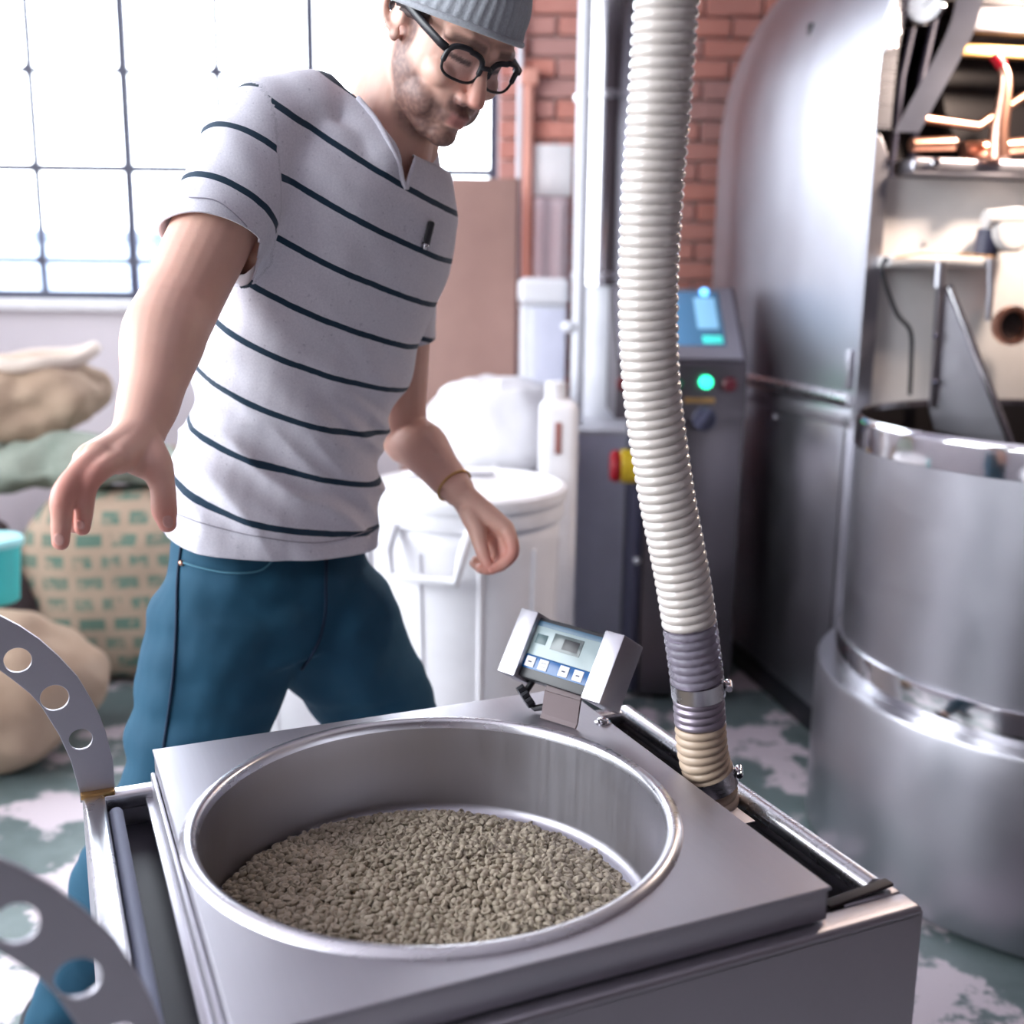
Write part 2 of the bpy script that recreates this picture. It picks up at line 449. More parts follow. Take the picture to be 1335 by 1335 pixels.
# hopper: rolled rim and shallow pan
rim = [(HR - .002, PT - .006), (HR - .001, PT + .001), (HR + .001, PT + .0045), (HR + .005, PT + .006), (HR + .010, PT + .005), (HR + .0135, PT + .002), (HR + .0155, PT + .0004), (HR + .016, PT - .001)]
obj('hopper_rim', MB().lathe(rim, (HC[0], HC[1], 0), 128), M['bright'], cart, sharp=0)
FZ = .622
pan = [(HR - .002, PT - .006), (HR - .003, PT - .03), (HR - .004, FZ + .012), (HR - .007, FZ + .004), (HR - .014, FZ), (.10, FZ - .002), (.0005, FZ - .003)]
pan += [(.0005, FZ - .007), (HR - .012, FZ - .004), (HR - .002, FZ + .004), (HR, PT - .03), (HR, PT - .006)]
obj('hopper_pan', MB().lathe(pan, (HC[0], HC[1], 0), 128), M['bowl'], cart, sharp=50)
# curved perforated handle arms
outer = [(-.320, .694), (-.320, .709), (-.3203, .7396), (-.3258, .7736), (-.331, .794), (-.3389, .8156), (-.3516, .8448), (-.3699, .8716), (-.388, .8935), (-.4061, .9105), (-.4242, .924), (-.448, .937), (-.475, .946), (-.51, .952)]
inner = [(-.51, .893), (-.48, .889), (-.455, .880), (-.4287, .8642), (-.4145, .849), (-.4001, .8326), (-.3895, .8157), (-.3736, .7793), (-.3636, .747), (-.3572, .71), (-.3565, .694)]
for v_ in (.262, -.2895):
    loops = [outer + inner, circle_pts(-.4105, .8724, .0150, 40), circle_pts(-.3762, .8237, .0158, 40), circle_pts(-.3523, .7703, .0133, 40), circle_pts(-.452, .909, .0145, 40)]
    me = outline_plate('handle_arm', loops, .0055, .0008)
    me.transform(Matrix(((1, 0, 0, 0), (0, 0, -1, v_), (0, 1, 0, 0), (0, 0, 0, 1))))
    obj('handle_arm', me, M['handle'], cart, sharp=30)
    obj('handle_bracket', MB().bx(-.3565, -.320, v_ - .012, v_ + .008, .700, .706, .001), M['brass'], cart)
obj('push_bar', MB().tube([(-.505, -.305, .922), (-.505, .278, .922)], .014, 20), M['bright'], cart)
# castors
for uu in (U0 + .06, U1 - .06):
    for vv in (V0 + .06, V1 - .06):
        c = obj('castor', MB().bx(uu - .03, uu + .03, vv - .03, vv + .03, .122, .13, .002).bx(uu - .022, uu - .018, vv - .02, vv + .02, .05, .123).bx(uu + .018, uu + .022, vv - .02, vv + .02, .05, .123), M['satin'], cart)
        obj('wheel', MB().cyl((uu - .015, vv, .05), (uu + .015, vv, .05), .05, seg=28, bevel=.005), M['black'], c)
# bolt heads on the lid by the hose
def loc_of(p):
    d = Vector((p.x - CX, p.y - CY)); return Vector((d.x * math.cos(TH) + d.y * math.sin(TH), -d.x * math.sin(TH) + d.y * math.cos(TH), p.z))
pb = loc_of(atz(786, 940, PT + .002))
b = MB().lathe([(.0005, 0), (.0105, 0), (.0105, .0012), (.007, .002), (.007, .005), (.004, .0065), (.0005, .0065)], (pb.x, pb.y, PT), 28)
obj('washer_bolt', b, M['polish'], cart)
# hose socket collar plate in the right recess
hb = Vector((.306, -.012, .66))
obj('hose_socket', MB().bx(S1 + .002, S1 + .070, -.075, .045, .690, .694, .001).bx(S1 + .002, S1 + .004, -.075, .045, .662, .694), M['plate'], cart)
hcor = loc_of(atz(905, 1012, PT))
# --- scale display on its bent bracket
dr = Vector((math.cos(math.radians(-42)), math.sin(math.radians(-42)), 0)); db = Vector((-dr.y, dr.x, 0))
tilt = math.atan2(.044, .07)
du = (Vector((0, 0, 1)) * math.cos(tilt) + db * math.sin(tilt)); dn = dr.cross(du)          # dn points out of the face
O = Vector((.064, 1.330, .823))
def dloc(a, h, d): return O + dr * a + du * h + dn * d
Rd = Matrix((dr, du, dn)).transposed()
def dbox(a0, a1, h0, h1, d0, d1, bev=.0015):
    return MB().box(dloc((a0 + a1) / 2, (h0 + h1) / 2, (d0 + d1) / 2), (a1 - a0, h1 - h0, d1 - d0), bev, 2, Rd)
def cpart(name, mb, mat, par=None, label=None):
    me = mb.mesh(name); T = Matrix.Translation(Vector((CX, CY, 0))) @ Matrix.Rotation(TH, 4, 'Z'); me.transform(T.inverted())
    return obj(name, me, mat, par or cart, label=label)
disp = cpart('scale_display', dbox(-.058, .058, -.041, .041, -.036, -.004, .002), M['black'], label='small digital scale display on a bent bracket')
for s in (-1, 1):
    cpart('end_cap', dbox(min(s * .055, s * .085), max(s * .055, s * .085), -.045, .045, -.044, .005, .002), M['satin'], disp)
t = NT('display_fascia'); t.set(Base_Color=srgb(142, 158, 160), Roughness=0.25); M['fascia'] = t.m
t = NT('display_blue'); t.set(Base_Color=srgb(10, 82, 140), Roughness=0.25); M['fascia_blue'] = t.m
t = NT('lcd'); v = t.coords(); t.l(t.mix(t.noise(v, 40), srgb(78, 88, 90), srgb(92, 102, 102)), t.b.inputs['Base Color']); t.set(Roughness=0.2); M['lcd'] = t.m
cpart('fascia', dbox(-.055, .055, -.010, .036, -.0045, -.0032, .0004), M['fascia'], disp)
cpart('key_strip', dbox(-.055, .055, -.0285, -.0102, -.0045, -.0032, .0004), M['fascia_blue'], disp)
cpart('lcd_window', dbox(-.022, .026, .003, .025, -.0032, -.0026, .0003), M['lcd'], disp)
cpart('lcd_digits', dbox(-.004, .021, .007, .021, -.0026, -.0023, .0002), M['black'], disp)
cpart('badge', dbox(-.049, -.031, .006, .019, -.0032, -.0027, .0003), plain('dark_teal_print', srgb(60, 88, 92), .4), disp)
cpart('header_strip', dbox(-.055, .055, .029, .036, -.0032, -.0028, .0003), plain('header_print', srgb(54, 88, 112), .4), disp)
for a in (-.044, -.022, .012, .035):
    k = cpart('key', dbox(a - .0075, a + .0075, -.0262, -.0124, -.0032, -.0022, .0006), M['paper'], disp)
for a, sh in ((-.044, 0), (-.022, 1), (.012, 2), (.035, 3)):
    mk = MB()
    if sh == 1:
        mk = dbox(a - .0045, a + .0045, -.0175, -.0168, -.0022, -.0020, 0); q = dbox(a - .0045, a + .0045, -.0222, -.0215, -.0022, -.0020, 0); mk.add(q.v, q.f, False)
    else:
        mk = dbox(a - .003, a + .003, -.0205, -.0185, -.0022, -.0020, 0)
    cpart('key_mark', mk, M['iron'], disp)
# bracket, cable gland and plug
base = atz(727, 944, PT)
br = MB()
w2 = .0275; bdir = Vector((math.cos(math.radians(-38)), math.sin(math.radians(-38)), 0)); bb = Vector((-bdir.y, bdir.x, 0))
path = [base - bb * .030 + Vector((0, 0, .001)), base + Vector((0, 0, .001)), base + bb * .004 + Vector((0, 0, .006)), base + bb * .010 + Vector((0, 0, .035)), base + bb * .022 + Vector((0, 0, .052)), dloc(0, -.030, -.036)]
path = path[1:]
for i in range(len(path) - 1):
    a, c = path[i], path[i + 1]; n_ = (c - a).normalized().cross(bdir).normalized() * .0015
    vs = []
    for p in (a, c):
        for s in (-1, 1):
            for q in (-1, 1): vs.append(p + bdir * w2 * s + n_ * q)
    br.add(vs, [(0, 1, 3, 2), (4, 6, 7, 5), (0, 4, 5, 1), (2, 3, 7, 6), (0, 2, 6, 4), (1, 5, 7, 3)], False)
cpart('display_bracket', br, plain('brown_painted_bracket', srgb(104, 88, 90), .5))
cb = MB(); pts = [dloc(-.05, -.040, -.03), dloc(-.052, -.055, -.028), dloc(-.045, -.066, -.026), dloc(-.030, -.072, -.03), dloc(-.010, -.062, -.034)]
cpart('cable', cb.tube(pts, .0045, 10), M['black'], disp)
for q in range(3):
    p = dloc(-.052 + .010 * q, -.052 - .006 * q, -.022)
    cpart('gland_nut', MB().cyl(p, p + (dr * -.3 + du * -.6 + dn * .3).normalized() * .010, .0065, seg=8), M['black'], disp)

# ================================================================== COFFEE BEANS
t = NT('green_coffee_bean'); v = t.coords()
oi = t.attr('tone'); n1 = t.noise(v, 240, 2)
cbean = t.mix(n1, srgb(152, 140, 122), srgb(188, 175, 156))
cbean = t.mix(oi, cbean, srgb(128, 118, 98))
t.l(cbean, t.b.inputs['Base Color']); t.set(Roughness=0.6); M['bean'] = t.m
def bean_verts(L=.0100, W=.0081, T=.0052, cls=0.0, seed=0):
    rnd = random.Random(seed); nu, nv = 12, 7
    vs = []; fs = []
    L *= rnd.uniform(.9, 1.12); W *= rnd.uniform(.9, 1.1); T *= rnd.uniform(.9, 1.1)
    # dome rows then flat face with crease
    for j in range(nv):
        ph = (j / (nv - 1)) * pi / 2
        for i in range(nu):
            a = 2 * pi * i / nu
            vs.append((L / 2 * math.cos(a) * math.cos(ph) if j < nv - 1 else L * .02 * math.cos(a), W / 2 * math.sin(a) * math.cos(ph) if j < nv - 1 else W * .02 * math.sin(a), T * math.sin(ph)))
    n0 = len(vs)
    for q, sc in enumerate((.80, .45)):
        for i in range(nu):
            a = 2 * pi * i / nu; y = W / 2 * math.sin(a) * sc
            vs.append((L / 2 * math.cos(a) * sc, y, -T * .10 if q == 0 else T * .02))
    for i in range(nu):
        a = 2 * pi * i / nu
        vs.append((L / 2 * math.cos(a) * .62, W / 2 * math.sin(a) * .10, T * .22))
    for j in range(nv - 1):
        for i in range(nu): fs.append((j * nu + i, j * nu + (i + 1) % nu, (j + 1) * nu + (i + 1) % nu, (j + 1) * nu + i))
    fs.append(tuple((nv - 1) * nu + i for i in range(nu)))
    def ring(a0, b0):
        for i in range(nu): fs.append((b0 + i, b0 + (i + 1) % nu, a0 + (i + 1) % nu, a0 + i))
    ring(0, n0); ring(n0, n0 + nu); ring(n0 + nu, n0 + 2 * nu)
    fs.append(tuple(n0 + 2 * nu + i for i in range(nu - 1, -1, -1)))
    vs = [(x, y, z - T * .4) for x, y, z in vs]
    return np.array(vs), fs
BT = [bean_verts(seed=k) for k in range(6)]
def heap_h(u, v):
    """height of the bean surface over the pan floor, cart frame"""
    d = math.hypot(u + .044, v + .012); edge = .242
    if d > edge: return -1
    e = (edge - d) / edge
    h = .034 * (1 - math.exp(-e * 4.5)) + .006 * noise.noise(Vector((u * 9, v * 9, 3))) * min(1, e * 6) + .004 * noise.noise(Vector((u * 26, v * 26, 1))) * min(1, e * 6)
    return max(.003, h)
beans = []
sp = .0075
for layer in range(2):
    y = -.25; row = 0
    while y < .25:
        x = -.27 + (sp / 2 if row % 2 else 0)
        while x < .25:
            u = x + random.uniform(-.002, .002); v_ = y + random.uniform(-.002, .002); x += sp * (1 if layer == 0 else 1.7)
            r_ = math.hypot(u - HC[0], v_ - HC[1])
            if r_ > HR - .011: continue
            h = heap_h(u, v_)
            if h < 0: continue
            zz = FZ + h + (random.uniform(-.0016, .0012) if layer == 0 else random.uniform(.0015, .0032))
            zz = max(zz, FZ + .0032)
            beans.append((u, v_, zz))
        y += sp * .866 * (1 if layer == 0 else 1.7); row += 1
for k in range(26):                                       # strays at the thin edge of the heap
    a = random.uniform(-.9, 1.0); r_ = random.uniform(.236, .250)
    u = -.044 + r_ * math.cos(a); v_ = -.012 + r_ * math.sin(a)
    if math.hypot(u - HC[0], v_ - HC[1]) < HR - .016: beans.append((u, v_, FZ + .0030))
# the 300 that show largest: nearest to the camera and not hidden behind the front rim
def seen(bn):
    p = cart_w(*bn); d = p - CAM
    tt = (PT + .006 - CAM.z) / d.z; q = CAM + d * tt; ql = loc_of(q)
    return math.hypot(ql.x - HC[0], ql.y - HC[1]) < HR - .003
vis = sorted([b_ for b_ in beans if seen(b_)], key=lambda b_: (cart_w(*b_) - CAM).length)
near = set(vis[:300])
bean_me = []
for k, (vs, fs) in enumerate(BT):
    me = bpy.data.meshes.new('coffee_bean'); me.from_pydata(vs.tolist(), [], fs); me.polygons.foreach_set('use_smooth', [True] * len(fs))
    set_attr(me, 'tone', np.full(len(vs), k / 8.0)); me.materials.append(M['bean']); bean_me.append(me)
allv, allf, allt = [], [], []; off = 0
Rz = Matrix.Rotation(TH, 3, 'Z')
def rand_rot():
    flip = random.random() < .42
    return Matrix.Rotation(random.uniform(0, 2 * pi), 3, 'Z') @ Matrix.Rotation(random.gauss(0, .45) + (pi if flip else 0), 3, 'X') @ Matrix.Rotation(random.gauss(0, .4), 3, 'Y')
for bn in beans:
    k = random.randrange(6); R = rand_rot(); p = cart_w(*bn)
    if bn in near:
        bo = bpy.data.objects.new('coffee_bean', bean_me[k]); COL.objects.link(bo)
        bo.matrix_world = Matrix.Translation(p) @ R.to_4x4()
        tag(bo, "pale green coffee bean at the heap's front edge beside the hopper rim", 'coffee bean', 'coffee beans along the front of the heap')
    else:
        vs, fs = BT[k]; a = vs @ np.array(R).T + np.array(p)
        allv.append(a); allf += [tuple(i + off for i in f) for f in fs]; allt.append(np.full(len(vs), random.random() ** 2 * .9)); off += len(vs)
# bed below the top beans
gv, gf = [], []; NG = 60
for i in range(NG + 1):
    for j in range(NG + 1):
        uu = (i / NG * 2 - 1); vv = (j / NG * 2 - 1)
        su = uu * math.sqrt(1 - vv * vv / 2); sv = vv * math.sqrt(1 - uu * uu / 2)
        u = HC[0] + su * (HR - .012); v_ = HC[1] + sv * (HR - .012)
        h = heap_h(u, v_); gv.append(cart_w(u, v_, FZ + (h - .0060 if h > .008 else -.002)))
for i in range(NG):
    for j in range(NG):
        a = i * (NG + 1) + j; gf.append((a + off, a + NG + 1 + off, a + NG + 2 + off, a + 1 + off))
allv.append(np.array(gv)); allf += gf; allt.append(np.full(len(gv), .3))
me = bpy.data.meshes.new('coffee_bean_heap'); V_ = np.vstack(allv) - np.array(cart_w(HC[0], HC[1], FZ))
me.from_pydata(V_.tolist(), [], allf); me.polygons.foreach_set('use_smooth', [True] * len(allf)); set_attr(me, 'tone', np.concatenate(allt))
me.materials.append(M['bean'])
ho = bpy.data.objects.new('coffee_bean_heap', me); COL.objects.link(ho); ho.location = cart_w(HC[0], HC[1], FZ)
tag(ho, 'heap of pale green unroasted coffee beans filling the round hopper', 'coffee beans', kind='stuff')

# ================================================================== SUCTION HOSE
def spline(pts, n):
    """Catmull-Rom through points, n samples"""
    P = [Vector(p) for p in pts]; P = [P[0] * 2 - P[1]] + P + [P[-1] * 2 - P[-2]]
    out = []; segs = len(P) - 3
    for i in range(n):
        x = i / (n - 1) * segs; k = min(int(x), segs - 1); f = x - k
        a, b_, c, d = P[k:k + 4]
        out.append(.5 * ((2 * b_) + (c - a) * f + (2 * a - 5 * b_ + 4 * c - d) * f * f + (3 * b_ - a - 3 * c + d) * f ** 3))
    return out
base_h = cart_w(.306, -.012, .672)
hose = root('suction_hose', base_h, 0, 'pale ribbed flexible suction hose rising from the bean cart', 'hose')
hp = [base_h, at(933, 1040, base_h.y), at(917, 985, 1.180), at(912, 930, 1.176), at(908, 880, 1.172), at(891, 762, 1.160), at(868, 640, 1.148), at(850, 510, 1.135), at(845, 390, 1.122), at(850, 260, 1.108), at(859, 145, 1.095), at(869, 0, 1.078), at(880, -120, 1.064), at(900, -330, 1.05)]
hl = spline(hp, 1200)
# arc-length resample
acc = [0]
for i in range(1, len(hl)): acc.append(acc[-1] + (hl[i] - hl[i - 1]).length)
def pos(s):
    s = max(0, min(acc[-1], s)); i = int(np.searchsorted(acc, s)); i = max(1, min(i, len(hl) - 1))
    f = (s - acc[i - 1]) / max(1e-9, acc[i] - acc[i - 1]); return hl[i - 1].lerp(hl[i], f)
def s_at_py(py):
    best = min(range(len(hl)), key=lambda i: abs((667.5 - F_PX * ((hl[i] - CAM).dot(_up)) / (hl[i] - CAM).dot(_fw)) - py)); return acc[best]
HRAD = .0288
def corrugated(s0, s1, pitch, r0, amp, helix=True, seg=40, shape=1.0, per=10):
    n = max(4, int((s1 - s0) / pitch * per)); rings = []
    prev = (pos(s0 + .001) - pos(s0)).normalized(); nx = Vector((0, -1, 0)); nx = (nx - prev * nx.dot(prev)).normalized()
    for i in range(n + 1):
        s = s0 + (s1 - s0) * i / n; p = pos(s); tg = (pos(s + .002) - pos(s - .002)).normalized()
        nx = prev.rotation_difference(tg) @ nx; nx = (nx - tg * nx.dot(tg)).normalized(); prev = tg; ny = tg.cross(nx)
        ring = []
        for k in range(seg):
            a = 2 * pi * k / seg; ph = (s - s0) / pitch - (k / seg if helix else 0)
            q = abs(math.sin(pi * ph)) ** shape
            r = r0 + amp * (q - .5)
            ring.append(p + nx * r * math.cos(a) + ny * r * math.sin(a))
        rings.append(ring)
    return MB().rings(rings, caps=False)
t = NT('milky_pvc_hose'); v = t.coords()
t.l(t.mix(t.noise(v, 16, 3), srgb(204, 194, 186), srgb(230, 222, 216)), t.b.inputs['Base Color'])
t.set(Roughness=0.18); t.b.inputs['Transmission Weight'].default_value = 0.12; t.b.inputs['Coat Weight'].default_value = 0.8; t.b.inputs['Coat Roughness'].default_value = 0.08
t.b.inputs['Subsurface Weight'].default_value = 0.25; t.b.inputs['Subsurface Radius'].default_value = (.01, .009, .008); t.b.inputs['Subsurface Scale'].default_value = 0.5
M['hose'] = t.m
t = NT('clear_pvc_hose'); t.set(Base_Color=srgb(206, 200, 214), Roughness=0.12); t.b.inputs['Transmission Weight'].default_value = 0.75; t.b.inputs['IOR'].default_value = 1.25; M['hose_clear'] = t.m
M['hose_tan'] = plain('dusty_tan_hose', srgb(190, 168, 146), 0.35)
M['hose_grey'] = plain('inner_grey_pipe', srgb(150, 140, 152), 0.35, 0.6)
M['rib'] = plain('glossy_hose_rib', srgb(244, 238, 234), 0.12)
s_tan0, s_c2, s_tan1, s_cl0, s_cl1, s_gr, s_top = 0.0, s_at_py(1022), s_at_py(1005), s_at_py(906), s_at_py(886), s_at_py(812), acc[-1] - .003
obj('lower_stub', corrugated(0.0, s_c2, .009, HRAD - .0035, .003, True), M['hose_tan'], hose, True, 0)
obj('tan_section', corrugated(s_tan1 - .006, s_at_py(942), .0098, HRAD - .001, .0034, True, shape=.7), M['hose_tan'], hose, True, 0, 'dusty tan section of the hose')
obj('grey_section', corrugated(s_at_py(942), s_cl0, .0090, HRAD - .001, .0034, True, shape=.7), M['hose_grey'], hose, True, 0)
obj('inner_pipe', corrugated(s_cl0 - .01, s_gr + .004, .011, HRAD - .0060, .001, False), M['hose_grey'], hose, True, 0)
obj('clear_section', corrugated(s_cl1, s_gr, .0098, HRAD, .0036, True, shape=.6), M['hose_clear'], hose, True, 0, 'clear section of the hose')
obj('ribbed_wall', corrugated(s_gr, s_top, .0101, HRAD, .0038, True, 44, .6, 12), M['hose'], hose, True, 0, 'milky white ribbed hose wall')
for (a, b_, rr_) in ((s_cl0, s_cl1, HRAD + .0016), (s_c2 - .002, s_tan1, HRAD + .001)):
    n = 8; rings = []
    c = obj('hose_clamp', corrugated(a, b_, 1.0, rr_, 0.0, False, 40), M['bright'], hose, True, 0)
    p = pos((a + b_) / 2); tg = (pos(b_) - pos(a)).normalized(); sd = Vector((1, -.15, 0)); sd = (sd - tg * sd.dot(tg)).normalized(); fr = sd.cross(tg)
    q = p + sd * (rr_ + .004)
    obj('clamp_screw', MB().cyl(q - fr * .009, q + fr * .009, .0042, seg=14, bevel=.0008).box(q - sd * .002, (.006, .012, .010), .001), M['polish'], c, True)

# ================================================================== ROASTER
RX, RY, RA = .89, 2.85, math.radians(10)
ra = Vector((math.cos(RA), math.sin(RA), 0)); rb = Vector((-math.sin(RA), math.cos(RA), 0))   # along the front, and back
roaster = root('coffee_roaster', (RX, RY, 0), RA, 'large stainless coffee roaster with rounded hood and open front recess', 'roaster')
def rf(px, py, off=0.0):
    """local point on the roaster's front plane (pushed towards the viewer by off)"""
    d = ray(px, py); p0 = Vector((RX, RY, 0)) - rb * off; tt = (p0 - CAM).dot(rb) / d.dot(rb); p = CAM + d * tt
    q = p - Vector((RX, RY, 0)); return Vector((q.dot(ra), q.dot(rb), p.z))
LEN = 1.36
# hood: side sheet rolled over into the roof
def hood_prof(r, x0, ztop, xr, n=14):
    pr = [(x0, 1.0), (x0, ztop - r)]
    for i in range(1, n + 1):
        a = pi - (pi / 2) * i / n; pr.append((x0 + r + r * math.cos(a), ztop - r + r * math.sin(a)))
    pr.append((xr, ztop)); return pr
ys = [0.0, .04, .3, .6, .9, 1.15, 1.28, 1.34, LEN]
rings = []
for y in ys:
    k = max(0, (y - 1.0) / .36); ins = .10 * k * k
    pr = hood_prof(.75, ins, 2.53 - .10 * k * k, 1.6)
    # skirt dips lower towards the front
    pr[0] = (ins, 1.00 + .0 * y)
    rings.append([(x, y, z) for x, z in pr])
b = MB(); n0 = len(rings[0]); vs = [p for r in rings for p in r]; fs = []
for i in range(len(rings) - 1):
    for k in range(n0 - 1): fs.append((i * n0 + k, i * n0 + k + 1, (i + 1) * n0 + k + 1, (i + 1) * n0 + k))
fs.append(tuple(range((len(rings) - 1) * n0, len(rings) * n0)))
b.add(vs, fs); me = b.mesh('hood')
bm_ = bmesh.new(); bm_.from_mesh(me); bmesh.ops.recalc_face_normals(bm_, faces=bm_.faces); bm_.to_mesh(me); bm_.free()
obj('hood', me, M['hood'], roaster, sharp=50, label='bright rounded steel hood')
# rolled bottom lip of the hood
obj('hood_lip', MB().tube([(-.004, .02, 1.0), (-.004, LEN - .06, 1.0)], .016, 16), M['bright'], roaster)
# trim band round the front edge of the hood
pr = hood_prof(.75, 0, 2.53, 1.6, 18)[1:]
rings = []
for (x, z), (x2, z2) in zip(pr, pr[1:] + [pr[-1]]): rings.append((x, z))
b = MB(); vs = []; fs = []
zstart = rf(1120, 168).z
pts = [(0, zstart)] + [q for q in pr if q[1] > zstart + .02]
for i, (x, z) in enumerate(pts):
    if i + 1 < len(pts): tx, tz = pts[i + 1][0] - x, pts[i + 1][1] - z
    l_ = math.hypot(tx, tz) or 1; nx, nz = tz / l_, -tx / l_
    for (a, yy) in ((-.008, -.008), (.035, -.008), (.035, .012), (-.008, .012)): vs.append((x + nx * a, yy, z + nz * a))
for i in range(len(pts) - 1):
    for k in range(4): fs.append((i * 4 + k, i * 4 + (k + 1) % 4, (i + 1) * 4 + (k + 1) % 4, (i + 1) * 4 + k))
fs.append((0, 1, 2, 3)); b.add(vs, fs); obj('hood_trim', b, M['bright'], roaster)
# lower side panel and gap
obj('side_panel', MB().bx(.006, .03, .015, LEN - .05, .10, .975, .003), M['drum'], roaster, label='lower side panel')
obj('side_fold', MB().bx(.000, .012, .02, LEN - .06, .925, .965, .003), M['satin'], roaster)
obj('panel_bolt', MB().cyl((.006, .52, .90), (-.003, .52, .90), .011, seg=14, bevel=.002), M['bright'], roaster)
obj('latch', MB().bx(-.012, .004, .03, .055, 1.03, 1.13, .003), M['satin'], roaster)
# corner post with a chamfered top
pz0, pz1 = .55, rf(1122, 175).z
cz = rf(1153, 205).z
px0, px1 = .0, rf(1150, 330).x
post = outline_plate('corner_post', [[(px0, .95), (px1, .95), (px1, cz), (px0 + .012, pz1), (px0, pz1)]], .02, .001)
post.transform(Matrix(((1, 0, 0, 0), (0, 0, -1, .012), (0, 1, 0, 0), (0, 0, 0, 1))))
obj('corner_post', post, M['hood'], roaster, sharp=30)
obj('lower_front', MB().bx(.0, 1.5, .03, .06, .10, .96, .003), M['drum'], roaster)
obj('plinth', MB().bx(.03, 1.5, .05, LEN - .08, .0, .10, .003), M['black'], roaster)
# cream front panel below the open recess
zt, zb_ = rf(1200, 230).z, rf(1200, 345).z
obj('front_panel', MB().bx(px1 - .004, 1.5, .035, .055, .9, zt, .003), M['beige'], roaster, label='pale front panel under the recess')
obj('rivet', MB().cyl((rf(1212, 318).x, .035, rf(1212, 318).z), (rf(1212, 318).x, .030, rf(1212, 318).z), .007, seg=12, bevel=.001), M['bright'], roaster)
obj('rivet', MB().cyl((rf(1152, 270).x, .035, rf(1152, 270).z), (rf(1152, 270).x, .030, rf(1152, 270).z), .006, seg=12, bevel=.001), M['bright'], roaster)
# the open recess: dark box
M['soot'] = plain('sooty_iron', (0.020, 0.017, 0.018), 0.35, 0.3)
b = MB(); x0, x1 = px1 - .008, 1.5
b.bx(.30, x1, .005, .02, 2.03, 2.40)
b.bx(x0, x1, .50, .52, zt, 2.03); b.bx(x0 + .05, x1, .02, .52, 1.985, 2.0); b.bx(x0 + .01, x0 + .022, .02, .52, zt, 1.93); b.bx(x0 + .055, x0 + .065, .02, .52, 1.92, 2.0); b.bx(x0, x1, .06, .52, zt - .02, zt)
obj('recess_lining', b, M['soot'], roaster)
# inner ribs and drum face inside the recess
for q, xx in enumerate((.10, .155)):
    obj('inner_rib', MB().tube([(xx, .10, zt), (xx + .01, .10, zt + .25), (xx + .05, .10, zt + .5)], .010, 12), M['iron'], roaster)
b = MB().lathe([(.0005, 0), (.26, 0), (.28, .03), (.28, .2)], (0, 0, 0), 48)
me = b.mesh('drum_face'); me.transform(Matrix.Translation((.62, .33, zt + .30)) @ Matrix.Rotation(-pi / 2, 4, 'X'))
obj('drum_face', me, M['soot'], roaster)
# dial gauge
gp = rf(1207, 8, .02)
b = MB().lathe([(.0005, .0), (.040, .0), (.044, .004), (.046, .012), (.041, .018), (.039, .014), (.0005, .014)], (0, 0, 0), 40)
RG = Matrix.Rotation(math.radians(-38), 4, 'Z') @ Matrix.Rotation(pi / 2, 4, 'X')
me = b.mesh('gauge'); me.transform(Matrix.Translation(gp) @ RG); ga = obj('gauge', me, M['polish'], roaster, label='round white dial gauge')
me = MB().lathe([(.0005, .0148), (.0385, .0148)], (0, 0, 0), 40).mesh('dial'); me.transform(Matrix.Translation(gp) @ RG); obj('dial', me, M['paper'], ga)
me = MB().box((.008, .006, .0155), (.030, .002, .0008), 0, 1, Matrix.Rotation(.7, 3, 'Z')).mesh('needle'); me.transform(Matrix.Translation(gp) @ RG); obj('needle', me, M['black'], ga)
for q in range(9):
    a_ = math.radians(-40 + q * 32.5); me = MB().box((.033 * math.cos(a_), .033 * math.sin(a_), .0155), (.006, .0012, .0006), 0, 1, Matrix.Rotation(a_, 3, 'Z')).mesh('tick'); me.transform(Matrix.Translation(gp) @ RG); obj('tick', me, M['black'], ga)
# chrome rod beside the gauge
obj('chrome_rod', MB().tube([rf(1168, -30, .02), rf(1170, 45, .02)], .008, 14).tube([rf(1164, 40, .025), rf(1164, 62, .025)], .011, 14), M['bright'], roaster)
# curved chute plate
cpts = [rf(1283, -40, .05), rf(1281, 0, .05), rf(1270, 40, .05), rf(1250, 80, .04), rf(1225, 125, .03), rf(1199, 172, .02)]
cl = spline(cpts, 22); vs = []; fs = []
for p in cl:
    for (dx, dy) in ((-.058, .02), (-.056, .026), (0, .004), (-.002, -.004)): vs.append((p.x + dx, p.y + dy, p.z))
for i in range(len(cl) - 1):
    for k in range(4): fs.append((i * 4 + k, i * 4 + (k + 1) % 4, (i + 1) * 4 + (k + 1) % 4, (i + 1) * 4 + k))
fs += [(0, 1, 2, 3), tuple((len(cl) - 1) * 4 + k for k in (3, 2, 1, 0))]
obj('chute_plate', MB().add(vs, fs), M['satin'], roaster, label='curved steel chute plate')
# trier lever with red grip, ledge, wooden bar, pipes
lp = spline([rf(1302, 206, .06), rf(1303, 170, .06), rf(1309, 130, .06), rf(1311, 100, .06), rf(1304, 82, .06), rf(1296, 72, .06)], 24)
lev = obj('trier_lever', MB().tube(lp[:19], [.026 - .0009 * i for i in range(19)], 18), M['copper'], roaster, label='trier lever coloured copper for warm light on steel')  # steel lever, warm light and red reflection painted as copper
obj('lever_grip', MB().tube(lp[17:], .013, 14), M['red'], lev)
za_, zc_ = rf(1200, 228).z, rf(1200, 207).z
obj('ledge', MB().bx(rf(1178, 215).x, 1.5, -.045, .06, za_, zc_, .012, 4), M['satin'], roaster)
pbolt = rf(1218, 213, .05)
obj('ledge_bolt', MB().cyl(pbolt, pbolt + Vector((0, -.012, 0)), .013, seg=18, bevel=.003), M['polish'], roaster)
obj('handle_bar', MB().tube([rf(1188, 189, .02), rf(1243, 187, .02)], .017, 16), M['copper'], roaster)
